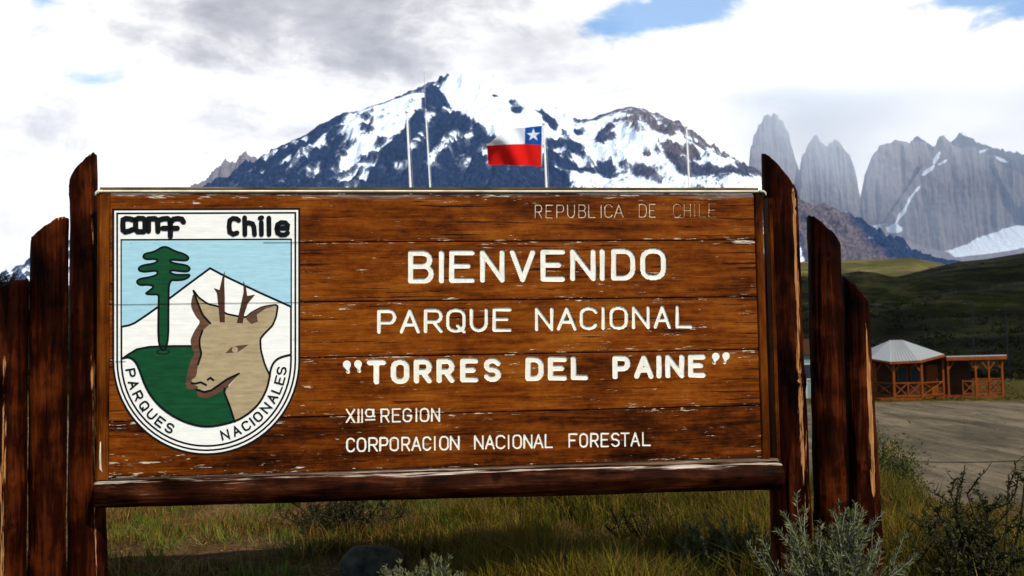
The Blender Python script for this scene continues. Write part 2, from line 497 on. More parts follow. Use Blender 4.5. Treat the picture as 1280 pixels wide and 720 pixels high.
# snow dome and glacier to the right of the summit
poly_patch([(548, 104), (565, 60), (600, 50), (720, 100), (720, 160), (690, 235), (640, 205), (604, 172), (576, 146)], 0.55, 8)
poly_patch([(700, 245), (720, 150), (780, 128), (830, 155), (940, 212), (960, 240), (900, 300), (700, 300)], 0.36, 8)
for a in ((645, 134, 9, 9, -1.1, -35), (640, 122, 5, 4, -.8), (619, 116, 4, 3, -.8), (676, 133, 8, 5, -1.0, -30), (685, 145, 8, 7, -1.1), (692, 156, 6, 11, -1.1, 10), (706, 165, 5, 10, -1, 10), (703, 138, 4, 4, -.7), (725, 160, 8, 5, -.9),
          (690, 195, 14, 9, -1.0, 15), (716, 193, 10, 13, -1.05, 20), (684, 213, 12, 8, -1.0), (665, 225, 16, 9, -0.9), (705, 228, 30, 7, -1.05), (752, 225, 13, 12, -1.1, -25), (770, 214, 4, 4, -.6),
          (760, 156, 12, 5, -0.75, 20), (764, 168, 10, 8, -0.7), (775, 143, 12, 4, -0.55, 12), (800, 145, 14, 5, -0.6, -10), (820, 152, 7, 8, -0.9), (790, 156, 5, 7, -.5), (832, 164, 12, 5, -0.9, -25), (752, 172, 6, 8, -.8),
          (838, 190, 17, 9, -1.0, -10), (834, 205, 10, 14, -1.05), (862, 198, 12, 10, -0.95, -20), (845, 222, 12, 14, -1.05), (870, 226, 18, 9, -1.0), (905, 226, 22, 6, -0.9, -12), (925, 215, 14, 5, -0.8, -20), (800, 203, 6, 3, -.8), (793, 228, 16, 9, -0.9),
          (880, 184, 30, 2.6, -0.8, -24), (915, 202, 20, 3, -0.8, -28), (655, 235, 30, 5, 0.4)):
    patch(*a)
# brown ridge running down below the towers, nearly bare
poly_patch([(960, 225), (1010, 240), (1050, 262), (1300, 325), (1500, 345), (1500, 420), (940, 420), (950, 250)], -0.75, 8)
for a in ((1033, 268, 5, 3, .9), (1048, 271, 4, 2, .9), (1090, 302, 5, 4, 0.95, -60), (1118, 315, 7, 2.2, 1.0, -18), (1140, 322, 8, 2.5, .95, -20), (1010, 262, 4, 2, .8), (1062, 305, 8, 3, .7), (1165, 326, 10, 2, .9, -15)):
    patch(*a)
def blur(Zi, k):
    for ax in (0, 1):
        pad = [(0, 0), (0, 0)]; pad[ax] = (k + 1, k)
        c = np.cumsum(np.pad(Zi, pad, mode='edge'), axis=ax)
        n_ = Zi.shape[ax]
        hi = np.take(c, np.arange(2 * k + 1, 2 * k + 1 + n_), axis=ax); lo = np.take(c, np.arange(0, n_), axis=ax)
        Zi = (hi - lo) / (2 * k + 1)
    return Zi
S = 0.50 + (S - 0.45) * 1.3
S = S - 0.24 * np.clip((Z - blur(Z, 4)) / 14.0, -1, 1) - 0.12 * np.clip((Z - blur(Z, 12)) / 45.0, -1, 1)
steep = np.hypot(*np.gradient(Z, 13.5, 13.5))
S = S - 0.16 * sm(1.5, 3.0, steep) + 0.16 * fbm(X / 150, (Y + Z) / 240, 91, 4) + 0.26 * fbm(X / 40, (Y + Z * 0.6) / 90, 13, 4)
S = np.where(Z < 500, S - 0.5 * sm(700, 300, Z) if False else S - 0.5 * (1 - sm(250, 700, Z)), S)
W = sm(*(on_mtn(735, 200)[0], on_mtn(800, 200)[0]), X) * (1 - sm(*(on_mtn(1040, 280)[0], on_mtn(1062, 280)[0]), X)) * np.where(X > on_mtn(945, 240)[0], 1.0, 0.35 + 0.65 * sm(on_mtn(800, 232)[1], on_mtn(800, 180)[1], Z))

def mountain_material(name, dark, warm_c, snow_noise=0.7):
    m, t, b = material(name, 0.9, 0.1)
    pos = t.n('NewGeometry').outputs['Position']
    a1 = t.noise(t.vm('MULTIPLY', pos, (1 / 70, 1 / 70, 1 / 130)), 1.0, 7, 0.62, 0.5)
    a2 = t.noise(t.vm('MULTIPLY', pos, (1 / 24, 1 / 24, 1 / 40)), 1.0, 5, 0.6)
    sn = t.n('Attribute', attribute_name='snow').outputs['Fac']
    wm = t.n('Attribute', attribute_name='warm').outputs['Fac']
    v = t.m('ADD', sn, t.m('MULTIPLY', t.m('SUBTRACT', a1, 0.5), snow_noise))
    v = t.m('ADD', v, t.m('MULTIPLY', t.m('SUBTRACT', a2, 0.5), snow_noise * 0.85))
    a3 = t.noise(t.vm('MULTIPLY', pos, (1 / 9, 1 / 9, 1 / 14)), 1.0, 4, 0.6)
    v = t.m('ADD', v, t.m('MULTIPLY', t.m('SUBTRACT', a3, 0.5), snow_noise * 0.85))
    f = t.m('MAXIMUM', t.step(v, 0.40, 0.60), t.step(v, 0.05, 0.50, 0.0, 0.16))
    rk = t.mix(wm, dark, warm_c)
    rock = t.mix(t.step(a2, 0.35, 0.7), t.n('VectorMath', {0: rk, 1: (0.30, 0.34, 0.42)}, operation='MULTIPLY').outputs[0], rk)
    t.put(b.inputs['Base Color'], t.mix(f, rock, (0.74, 0.77, 0.82)))
    bump(t, b, t.m('ADD', a1, t.m('MULTIPLY', a2, 0.5)), 0.8, 25.0)
    return m
MTN = mountain_material('snowy_mountain_rock', (0.022, 0.034, 0.066), (0.17, 0.12, 0.10))  # bluish tone puts part of the distant haze into the rock colour
mo = obj('snowy_mountain', np.stack([X, Y, Z], -1).reshape(-1, 3), grid_faces(*X.shape), MTN, smooth=True)
attr(mo, 'snow', S); attr(mo, 'warm', W)
tag(mo, kind='structure')

def curtain(name, tab, Yc, mat, zbase=-40, lean=0.10, flute=45, seed=1, apron=None, snow=None, cap=None, nx=300, nz=120, back=500, warm=None):
    """steep rock tower or wall: crest line tab, vertical fluted faces in front and behind, scree apron at its foot"""
    pts = np.array([P(px, py, Yc) for px, py in tab])
    x = np.linspace(pts[0, 0], pts[-1, 0], nx)
    zt = np.interp(x, pts[:, 0], pts[:, 2]) + 28 * fbm(x / 24, x * 0, seed, 5, 0.65) + 50 * (ridged(x / 70, x * 0 + 3, seed + 3, 4) - 0.6)
    T = np.linspace(0, 1, nz)
    Xg = np.repeat(x[:, None], nz, 1)
    Zg = zt[:, None] + (zbase - zt[:, None]) * T[None, :] ** 0.9
    drop = zt[:, None] - Zg
    zmax = zt.max()
    dep = lean * drop + 22 * (1 - np.exp(-drop / 40))
    flk = 1.0 if apron is None else sm(-120, 60, Zg - apron(Xg))
    dep = dep + np.minimum(drop / 90, 1) * (0.12 + 0.88 * flk) * (flute * (ridged(Xg / 150, Zg / 1400, seed + 7, 4) - 0.5) * 2.2 + flute * 0.5 * fbm(Xg / 38, Zg / 420, seed + 9, 4) + 26 * (ridged(Xg / 46, Zg / 600, seed + 12, 4) - 0.55) + 16 * (ridged(Xg / 160 + Zg / 500, Zg / 75, seed + 13, 4) - 0.5) + 12 * fbm(Xg / 50, Zg / 50, seed + 11, 4))
    if apron is not None:
        za = apron(Xg)
        dep = dep + np.maximum(za - Zg, 0) * 1.35
    front = np.stack([Xg, Yc - dep, Zg], -1)
    bk = np.stack([Xg, Yc + 8 + 0.35 * drop + 30 * fbm(Xg / 120, Zg / 300, seed + 21, 3) * np.minimum(drop / 90, 1), Zg], -1)
    V = np.concatenate([front.reshape(-1, 3), bk.reshape(-1, 3)])
    Ff = grid_faces(nx, nz); n0 = nx * nz
    Fb = Ff[:, ::-1] + n0
    top = np.array([[i * nz, (i + 1) * nz, n0 + (i + 1) * nz, n0 + i * nz] for i in range(nx - 1)])[:, ::-1]
    sl = np.array([[j, j + 1, n0 + j + 1, n0 + j] for j in range(nz - 1)])
    sr = sl[:, ::-1] + (nx - 1) * nz
    o = obj(name, V, np.concatenate([Ff, Fb, top, sl, sr]), mat, smooth=True)
    sv = np.zeros(V.shape[0]) if snow is None else np.concatenate([snow(Xg, Zg).ravel(), np.zeros(n0)])
    wv = np.zeros(V.shape[0]) if warm is None else np.tile(warm(Xg, Zg).ravel(), 2)
    attr(o, 'snow', sv); attr(o, 'dark', wv)
    return tag(o, kind='structure')

m, t, b = material('granite_wall', 0.85, 0.15)
pos = t.n('NewGeometry').outputs['Position']
s1 = t.noise(t.vm('MULTIPLY', pos, (1 / 48, 1 / 120, 1 / 330)), 1.0, 7, 0.62, 0.25)
s2 = t.noise(t.vm('MULTIPLY', pos, (1 / 160, 1 / 160, 1 / 500)), 1.0, 5, 0.55)
s3 = t.noise(t.vm('MULTIPLY', pos, (1 / 45, 1 / 45, 1 / 45)), 1.0, 6, 0.6)
gran = t.ramp(t.m('ADD', t.m('ADD', t.m('MULTIPLY', s1, 0.48), t.m('MULTIPLY', s2, 0.22)), t.m('MULTIPLY', s3, 0.30)), [(0.32, (0.12, 0.105, 0.105)), (0.5, (0.22, 0.185, 0.17)), (0.68, (0.33, 0.28, 0.25))])
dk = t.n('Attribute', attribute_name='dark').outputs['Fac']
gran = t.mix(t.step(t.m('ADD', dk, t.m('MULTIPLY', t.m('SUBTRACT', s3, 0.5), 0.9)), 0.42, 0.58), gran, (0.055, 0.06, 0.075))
sn = t.n('Attribute', attribute_name='snow').outputs['Fac']
f = t.step(t.m('ADD', sn, t.m('MULTIPLY', t.m('SUBTRACT', s3, 0.5), 0.7)), 0.45, 0.55)
t.put(b.inputs['Base Color'], t.mix(f, gran, (0.86, 0.88, 0.91)))
s4 = t.noise(t.vm('MULTIPLY', pos, (1 / 16, 1 / 30, 1 / 110)), 1.0, 6, 0.65, 0.3)
bump(t, b, t.m('ADD', t.m('ADD', s1, t.m('MULTIPLY', s3, 0.6)), s4), 1.0, 26.0)
GRAN = m
YT = 12000.0
def tz(py, px=1100):
    return P(px, py, YT)[2]
def tx(px, py=220):
    return P(px, py, YT)[0]
def blob(px, py, rx, ry, tilt=0.0):
    cx, cz = tx(px, py), tz(py, px)
    k = YT / FPX
    def fn(Xg, Zg):
        c, s = math.cos(R(tilt)), math.sin(R(tilt))
        dx, dz = Xg - cx, Zg - cz
        return np.exp(-(((dx * c + dz * s) / (rx * k)) ** 2 + ((-dx * s + dz * c) / (ry * k)) ** 2) ** 1.5)
    return fn
def blobs(lst):
    fs = [blob(*a) for a in lst]
    return lambda Xg, Zg: np.clip(sum(f_(Xg, Zg) for f_ in fs), 0, 1)
flat_apron = lambda py: (lambda Xg: np.full(Xg.shape, tz(py)))
curtain('granite_tower', [(880, 345), (915, 300), (928, 260), (934, 226), (937, 200), (938, 186), (941, 180), (942, 168), (946, 163), (948, 156), (953, 153), (955, 146), (960, 143), (963, 146), (967, 140), (972, 143), (974, 149), (979, 151), (981, 160), (986, 166), (987, 176), (991, 186), (993, 196), (997, 204), (1001, 230), (1006, 262), (1014, 345)],
        YT + 100, GRAN, seed=3, apron=flat_apron(300), flute=40)
curtain('granite_tower', [(985, 345), (996, 250), (999, 214), (1003, 196), (1011, 181), (1016, 174), (1020, 168), (1025, 176), (1033, 184), (1038, 178), (1043, 175), (1048, 176), (1054, 184), (1060, 191), (1066, 205), (1070, 222), (1075, 245), (1082, 278), (1090, 300), (1098, 345)],
        YT, GRAN, seed=8, apron=flat_apron(296), flute=45, snow=blobs([(1050, 268, 6, 2.5), (1092, 291, 12, 5, 20)]))
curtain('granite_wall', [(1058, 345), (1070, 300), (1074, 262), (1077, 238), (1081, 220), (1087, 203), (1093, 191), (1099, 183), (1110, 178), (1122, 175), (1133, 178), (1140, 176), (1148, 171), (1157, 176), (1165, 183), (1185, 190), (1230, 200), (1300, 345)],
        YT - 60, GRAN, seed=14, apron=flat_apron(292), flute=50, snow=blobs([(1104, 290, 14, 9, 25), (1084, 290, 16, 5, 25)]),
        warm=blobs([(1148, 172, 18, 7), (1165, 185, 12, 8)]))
snow_c = [(1230, 306, 48, 10, 9), (1195, 318, 60, 7, 8), (1245, 296, 22, 8), (1216, 309, 30, 10, 10), (1275, 215, 14, 7, -20), (1150, 206, 9, 2.5, 62), (1140, 222, 10, 2.6, 38), (1157, 212, 8, 2, 28), (1128, 243, 6, 2, 40), (1118, 256, 12, 2, 55), (1107, 275, 14, 2.6, 52),
          (1186, 177, 3, 8, 60), (1212, 186, 8, 2, -30), (1228, 208, 10, 2.4, -25), (1206, 198, 8, 2, 20), (1100, 292, 10, 6)]
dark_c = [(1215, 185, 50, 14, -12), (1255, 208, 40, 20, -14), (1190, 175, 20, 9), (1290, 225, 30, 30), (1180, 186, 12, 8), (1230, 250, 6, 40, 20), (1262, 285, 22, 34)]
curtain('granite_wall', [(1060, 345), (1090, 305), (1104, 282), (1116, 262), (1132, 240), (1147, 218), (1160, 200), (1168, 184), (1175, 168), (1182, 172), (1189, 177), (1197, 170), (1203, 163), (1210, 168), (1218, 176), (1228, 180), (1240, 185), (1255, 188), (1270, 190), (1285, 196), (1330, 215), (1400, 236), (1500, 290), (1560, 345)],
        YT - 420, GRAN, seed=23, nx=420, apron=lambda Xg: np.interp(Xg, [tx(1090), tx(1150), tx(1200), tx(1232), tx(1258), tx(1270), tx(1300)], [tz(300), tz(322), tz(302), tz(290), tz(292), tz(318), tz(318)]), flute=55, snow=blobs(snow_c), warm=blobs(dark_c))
# small rock spires beyond the left shoulder
m2 = mountain_material('spire_rock', (0.06, 0.055, 0.06), (0.19, 0.14, 0.12))
sp = curtain('rock_spires', [(120, 300), (215, 250), (240, 233), (255, 226), (268, 212), (276, 205), (282, 197), (288, 204), (295, 203), (299, 193), (307, 189), (312, 197), (319, 195), (325, 204), (333, 215), (350, 245), (400, 300)],
             10800, GRAN, seed=31, lean=0.5, flute=40, snow=lambda Xg, Zg: 0.52 * np.exp(-((Xg - P(312, 228, 10800)[0]) / 130) ** 2 - ((Zg - P(312, 222, 10800)[2]) / 150) ** 2) + 0.45 * np.exp(-((Xg - P(277, 222, 10800)[0]) / 60) ** 2 - ((Zg - P(277, 220, 10800)[2]) / 60) ** 2) + 0.6 * sm(P(262, 222, 10800)[0], P(235, 222, 10800)[0] - 60, Xg) * 0)

# ------------------------------------------------------------------ cloud overhead, out of view: shades the near hills
def cloud_mesh(name, cx, cy, rx, ry, alt, thick, seed):
    nu, nv_ = 96, 40
    th = np.linspace(0, 2 * math.pi, nu, endpoint=False); ph = np.linspace(-1, 1, nv_) * (math.pi / 2)
    TH, PH = np.meshgrid(th, ph, indexing='ij')
    e = 0.55
    sx_ = np.sign(np.cos(TH)) * np.abs(np.cos(TH)) ** e; sy_ = np.sign(np.sin(TH)) * np.abs(np.sin(TH)) ** e
    rr = np.abs(np.cos(PH)) ** 0.4
    lump = 1 + 0.018 * fbm(np.cos(TH) * 9, np.sin(TH) * 9 + PH, seed, 4)
    x = cx + rx * sx_ * rr * lump; y = cy + ry * sy_ * rr * lump
    z = alt + thick * np.sin(PH) * np.where(PH > 0, 1.0, 0.3) + (thick * 0.45) * ridged(x / 70, y / 70, seed + 4, 4) * np.clip(np.sin(PH) + 0.2, 0, 1)
    V = np.stack([x, y, z], -1).reshape(-1, 3)
    F = grid_faces(nu, nv_)
    wr = np.array([[(nu - 1) * nv_ + j, j, j + 1, (nu - 1) * nv_ + j + 1] for j in range(nv_ - 1)])
    m, t, b = material('cloud_white', 1.0, 0.0)
    b.inputs['Base Color'].default_value = (0.9, 0.9, 0.92, 1)
    return tag(obj(name, V, np.concatenate([F, wr]), m, smooth=True), kind='structure')
ALT = 420.0
kx, ky = SUN_DIR[0] / SUN_DIR[2] * (ALT - LOT_Z), SUN_DIR[1] / SUN_DIR[2] * (ALT - LOT_Z)
cloud_mesh('sky_cloud', 40 + kx, 76 + 325 + ky, 640, 325, ALT, 50, 5)
# ------------------------------------------------------------------ wood materials
def wood_uv(t, stretch, obj_rand=True):
    co = t.n('TexCoord').outputs['Object']
    rnd = t.n('ObjectInfo').outputs['Random']
    off = t.n('CombineXYZ', {0: t.m('MULTIPLY', rnd, 37.0), 1: t.m('MULTIPLY', rnd, 91.0), 2: t.m('MULTIPLY', rnd, 53.0)}).outputs[0]
    co = t.vm('ADD', co, off) if obj_rand else co
    return co, t.vm('MULTIPLY', co, stretch)

def plank_material():
    m, t, b = material('varnished_plank', 0.5, 0.12)
    co, gr = wood_uv(t, (2.4, 6, 24))
    g1 = t.noise(gr, 1.0, 8, 0.66, 0.5)
    fine = t.noise(t.vm('MULTIPLY', co, (5, 10, 190)), 1.0, 5, 0.6, 0.2)
    blot = t.noise(t.vm('MULTIPLY', co, (2.1, 2, 4.2)), 1.0, 5, 0.6, 0.6)
    v = t.m('ADD', t.m('ADD', t.m('MULTIPLY', g1, 0.44), t.m('MULTIPLY', blot, 0.38)), t.m('MULTIPLY', fine, 0.22))
    v = t.m('ADD', v, t.m('MULTIPLY', t.m('SUBTRACT', t.n('ObjectInfo').outputs['Random'], 0.5), 0.10))
    mott = t.noise(t.vm('MULTIPLY', co, (24, 20, 34)), 1.0, 6, 0.7, 0.3)
    v = t.m('ADD', v, t.m('MULTIPLY', t.m('SUBTRACT', mott, 0.5), 0.20))
    col = t.ramp(v, [(0.35, (0.005, 0.0012, 0.0002)), (0.43, (0.040, 0.0076, 0.0005)), (0.51, (0.114, 0.0225, 0.0010)), (0.59, (0.195, 0.046, 0.0026)), (0.70, (0.30, 0.096, 0.010))])
    # dark checks along the grain
    ck = t.noise(t.vm('MULTIPLY', co, (2.6, 8, 75)), 1.0, 4, 0.55, 0.35)
    crack = t.step(t.m('ADD', ck, t.m('MULTIPLY', t.n('Attribute', attribute_name='split').outputs['Fac'], 0.075)), 0.64, 0.668)
    col = t.mix(t.m('MULTIPLY', crack, 0.85), col, (0.006, 0.003, 0.002))
    # grime worked into the joints and the board ends
    grim = t.n('Attribute', attribute_name='grime').outputs['Fac']
    col = t.mix(t.step(t.m('ADD', grim, t.m('MULTIPLY', t.m('SUBTRACT', blot, 0.5), 2.2)), 0.45, 1.1, 0.0, 0.75), col, (0.012, 0.0045, 0.0015))
    # knots
    vor = t.n('TexVoronoi', {'Vector': t.vm('MULTIPLY', co, (2.3, 1.0, 4.4)), 'Scale': 1.0, 'Randomness': 1.0})
    knot = t.m('SUBTRACT', 1.0, t.step(t.m('ADD', vor.outputs['Distance'], t.m('MULTIPLY', t.m('SUBTRACT', fine, 0.5), 0.05)), 0.035, 0.085))
    col = t.mix(t.m('MULTIPLY', knot, 0.75), col, (0.010, 0.005, 0.003))
    # pale flakes where the varnish has lifted, thickest along the board edges and splits
    fl = t.noise(t.vm('MULTIPLY', co, (11, 8, 105)), 1.0, 6, 0.68, 0.4)
    zone = t.noise(t.vm('MULTIPLY', t.vm('ADD', co, (5, 3, 8)), (1.5, 1, 9)), 1.0, 4, 0.6)
    edge = t.n('Attribute', attribute_name='edge').outputs['Fac']
    thr = t.m('SUBTRACT', t.m('SUBTRACT', 0.782, t.m('MULTIPLY', zone, 0.24)), t.m('MULTIPLY', edge, 0.075))
    flake = t.step(t.m('SUBTRACT', fl, thr), 0.0, 0.03)
    col = t.mix(t.m('MULTIPLY', flake, 0.85), col, (0.62, 0.50, 0.36))
    # greyed weathered strip along the top of a board
    grey = t.step(t.m('ADD', t.n('Attribute', attribute_name='weather').outputs['Fac'], t.m('MULTIPLY', t.m('SUBTRACT', g1, 0.5), 1.4)), 0.5, 0.95)
    col = t.mix(t.m('MULTIPLY', grey, 0.6), col, t.ramp(fine, [(0.4, (0.06, 0.035, 0.02)), (0.6, (0.32, 0.25, 0.18))]))
    # cream paint in the routed letters
    paint = t.n('Attribute', attribute_name='paint').outputs['Fac']
    pc = t.step(t.m('ADD', paint, t.m('MULTIPLY', t.m('SUBTRACT', fine, 0.5), 0.5)), 0.45, 0.6)
    col = t.mix(pc, col, (0.72, 0.66, 0.54))
    t.put(b.inputs['Base Color'], col)
    t.put(b.inputs['Roughness'], t.m('ADD', t.m('MULTIPLY', blot, 0.5), 0.22))
    bump(t, b, t.m('SUBTRACT', t.m('ADD', t.m('MULTIPLY', fine, 0.35), t.m('MULTIPLY', flake, 0.4)), t.m('MULTIPLY', crack, 0.8)), 0.5, 0.004)
    return m
PLANK = plank_material()

def log_material(name, axis, dark, mid, worn, wear_lit_gain=1.0, rough=0.38, wear_lit_rng=(0.62, 0.82)):
    m, t, b = material(name, rough, 0.05)
    st = {'x': (1.6, 14, 14), 'z': (14, 14, 1.6)}[axis]
    sf = {'x': (6, 120, 120), 'z': (120, 120, 6)}[axis]
    co, gr = wood_uv(t, st)
    g1 = t.noise(gr, 1.0, 7, 0.62, 0.6)
    fine = t.noise(t.vm('MULTIPLY', co, sf), 1.0, 5, 0.6, 0.3)
    blot = t.noise(co, 3.4, 5, 0.6, 0.4)
    v = t.m('ADD', t.m('ADD', t.m('MULTIPLY', g1, 0.45), t.m('MULTIPLY', blot, 0.4)), t.m('MULTIPLY', fine, 0.15))
    col = t.ramp(v, [(0.40, tuple(c * 0.12 for c in dark)), (0.5, dark), (0.60, mid)])
    vor = t.n('TexVoronoi', {'Vector': t.vm('MULTIPLY', co, (5, 5, 2.2)), 'Scale': 1.0})
    knot = t.m('SUBTRACT', 1.0, t.step(vor.outputs['Distance'], 0.06, 0.16))
    col = t.mix(t.m('MULTIPLY', knot, 0.8), col, tuple(c * 0.2 for c in dark))
    wr = t.n('Attribute', attribute_name='wear_lit').outputs['Fac']  # pale mask: bare wear on posts and mouldings, also the beam's painted highlight
    wv = t.m('ADD', t.m('MULTIPLY', wr, wear_lit_gain), t.m('ADD', t.m('MULTIPLY', t.m('SUBTRACT', g1, 0.5), 2.4), t.m('MULTIPLY', t.m('SUBTRACT', fine, 0.5), 1.6)))
    wf = t.step(wv, *wear_lit_rng)
    col = t.mix(wf, col, t.ramp(fine, [(0.35, tuple(c * 0.5 for c in worn)), (0.65, worn)]))
    t.put(b.inputs['Base Color'], col)
    t.put(b.inputs['Roughness'], t.m('ADD', t.m('MULTIPLY', blot, 0.4), rough - 0.15))
    bump(t, b, t.m('ADD', t.m('MULTIPLY', fine, 0.5), t.m('SUBTRACT', g1, t.m('MULTIPLY', knot, 0.6))), 0.6, 0.008)
    return m
POST = log_material('dark_stained_log', 'z', (0.016, 0.0026, 0.0006), (0.080, 0.0145, 0.0024), (0.42, 0.18, 0.06), rough=0.5)
BEAM = log_material('stained_beam', 'x', (0.020, 0.0045, 0.0014), (0.075, 0.019, 0.006), (0.58, 0.47, 0.37), 1.0, 0.42, (0.40, 1.0))  # last colour serves both worn paint and the highlight painted on top
STILE = log_material('stile_wood', 'z', (0.065, 0.014, 0.0015), (0.16, 0.040, 0.004), (0.30, 0.12, 0.03), 0.6)
MOULD = log_material('moulding_wood', 'x', (0.085, 0.043, 0.022), (0.17, 0.10, 0.06), (0.42, 0.34, 0.26), 0.7)
CAPM = log_material('top_cap_wood', 'x', (0.09, 0.055, 0.025), (0.20, 0.135, 0.07), (0.35, 0.28, 0.2), 0.7)
CREAM = simple('cream_paint', (0.60, 0.53, 0.39), 0.55, 0.25, 0.35, 9, (1, 1, 1))
LETTER = simple('letter_paint', (0.74, 0.69, 0.58), 0.6, 0.2, 0.14, 40)
LETTER_W = simple('worn_letter_paint', (0.46, 0.37, 0.25), 0.7, 0.2, 0.5, 60)
BACKM = simple('dark_backing', (0.012, 0.007, 0.004), 0.9, 0.1, 0.3, 20)

# ------------------------------------------------------------------ the welcome sign
YL, YR = 4.50, 4.86
pl = P(122, 420, YL); pr = P(955, 410, YR)
SIGN0 = np.array([pl[0], pl[1], 0.0])
ex = np.array([pr[0] - pl[0], pr[1] - pl[1], 0.0]); SW = np.linalg.norm(ex); ex = ex / SW
en = np.array([ex[1], -ex[0], 0.0])                    # out of the board, towards the viewer
SYAW = math.atan2(ex[1], ex[0])
def S_uv(px, py, w=0.0):
    """photo pixel -> (across, up) on the sign's face, w metres in front of it"""
    d = ray(px, py)
    o = SIGN0 + en * w
    s = np.dot(o - CAM, en) / np.dot(d, en)
    p = CAM + d * s
    return float(np.dot(p - SIGN0, ex)), float(p[2])
sign = empty('welcome_sign', SIGN0, SYAW)
tag(sign, 'wide varnished plank welcome sign with carved cream lettering and painted shield, hung between two posts', 'sign')
def L(u, v, w=0.0):
    return (u, -w, v)                                  # sign-local coordinates

V_TOP = S_uv(945, 242)[1]
SEAMS = [S_uv(945, y)[1] for y in (300, 371, 437, 507)]
V_BOT = S_uv(945, 573)[1]
U0, U1 = S_uv(137, 420)[0], S_uv(947, 410)[0]
MPP = 4.66 / FPX

# ---- single-stroke lettering, unit box, y up
def arc(cx, cy, rx, ry, a0, a1, n=7):
    return [(cx + rx * math.cos(R(a0 + (a1 - a0) * i / (n - 1))), cy + ry * math.sin(R(a0 + (a1 - a0) * i / (n - 1)))) for i in range(n)]
def rrect(x0, y0, x1, y1, r, q=1.0):
    rx, ry = r, r * q
    return arc(x1 - rx, y1 - ry, rx, ry, 0, 90, 4) + arc(x0 + rx, y1 - ry, rx, ry, 90, 180, 4) + arc(x0 + rx, y0 + ry, rx, ry, 180, 270, 4) + arc(x1 - rx, y0 + ry, rx, ry, 270, 360, 4) + [(x1, y1 - ry)]
bowl = lambda y0, y1, x1=1.0, x0=0.0: [(x0, y1), (x1 - .32, y1)] + arc(x1 - .32, (y0 + y1) / 2, .32, (y1 - y0) / 2, 90, -90, 7) + [(x0, y0)]
GLYPH = {
    'A': [[(0, 0), (.5, 1), (1, 0)], [(.17, .34), (.83, .34)]],
    'B': [[(0, 0), (0, 1)], bowl(.53, 1, .93), bowl(0, .53, 1)],
    'C': [arc(.5, .72, .5, .28, 20, 180, 8) + arc(.5, .28, .5, .28, 180, 340, 8)],
    'D': [[(0, 0), (0, 1), (.55, 1)] + arc(.55, .65, .45, .35, 90, 0, 5) + arc(.55, .35, .45, .35, 0, -90, 5) + [(0, 0)]],
    'E': [[(1, 1), (0, 1), (0, 0), (1, 0)], [(0, .52), (.8, .52)]],
    'F': [[(1, 1), (0, 1), (0, 0)], [(0, .52), (.75, .52)]],
    'G': [arc(.5, .72, .5, .28, 20, 180, 8) + arc(.5, .28, .5, .28, 180, 360, 9) + [(1, .46), (.55, .46)]],
    'H': [[(0, 0), (0, 1)], [(1, 0), (1, 1)], [(0, .5), (1, .5)]],
    'I': [[(.5, 0), (.5, 1)]],
    'L': [[(0, 1), (0, 0), (1, 0)]],
    'N': [[(0, 0), (0, 1), (1, 0), (1, 1)]],
    'O': [rrect(0, 0, 1, 1, .42, .68)],
    'P': [[(0, 0), (0, 1)], bowl(.44, 1)],
    'Q': [rrect(0, 0, 1, 1, .42, .68), [(.6, .25), (1, -.04)]],
    'R': [[(0, 0), (0, 1)], bowl(.46, 1), [(.5, .46), (1, 0)]],
    'S': [arc(.5, .745, .48, .255, 25, 270, 10)[:-1] + arc(.5, .255, .5, .255, 90, -155, 10)],
    'T': [[(0, 1), (1, 1)], [(.5, 1), (.5, 0)]],
    'U': [[(0, 1), (0, .35)] + arc(.5, .35, .5, .35, 180, 360, 9) + [(1, 1)]],
    'V': [[(0, 1), (.5, 0), (1, 1)]],
    'X': [[(0, 0), (1, 1)], [(0, 1), (1, 0)]],
    'a': [rrect(0, .42, .85, 1, .3, .8), [(.9, 1), (.9, .5), (1, .42)], [(0, .18), (1, .18)]],
}

def ribbon(pts, w, closed=False, caps=True, nc=5):
    """flat strip of even width along a polyline, mitred, with round ends; returns 2D verts and faces"""
    pts = [Vector(p) for p in pts]
    q = [pts[0]]
    for p in pts[1:]:
        if (p - q[-1]).length > 1e-6:
            q.append(p)
    if (q[0] - q[-1]).length < 1e-6 and len(q) > 3:
        closed = True; q.pop()
    n = len(q); h = w / 2
    L_, R_ = [], []
    for i in range(n):
        a = q[i - 1] if (i > 0 or closed) else None
        c = q[(i + 1) % n] if (i < n - 1 or closed) else None
        d1 = (q[i] - a).normalized() if a is not None else None
        d2 = (c - q[i]).normalized() if c is not None else None
        if d1 is None: d1 = d2
        if d2 is None: d2 = d1
        n1, n2 = Vector((-d1.y, d1.x)), Vector((-d2.y, d2.x))
        mt = (n1 + n2)
        mt = n1 if mt.length < 1e-4 else mt.normalized()
        k = h / max(mt.dot(n1), 0.42)
        L_.append(q[i] + mt * k); R_.append(q[i] - mt * k)
    v = [tuple(p) for p in L_] + [tuple(p) for p in R_]
    f = []
    for i in range(n if closed else n - 1):
        j = (i + 1) % n
        f.append((i, n + i, n + j, j))
    if caps and not closed:
        for e, nb, li, ri in ((q[0], q[1], 0, n), (q[-1], q[-2], n - 1, 2 * n - 1)):
            d = (e - nb).normalized(); s = Vector((-d.y, d.x))
            base = len(v); ids = []
            sgn = 1 if (Vector(v[li]) - e).dot(s) > 0 else -1
            for k in range(1, nc):
                a = math.pi * k / nc
                p = e + s * (sgn * h * math.cos(a)) + d * (h * math.sin(a))
                v.append(tuple(p)); ids.append(base + k - 1)
            ring = [li] + ids + [ri]
            f.append(tuple(ring) if sgn < 0 else tuple(ring))
    return v, f

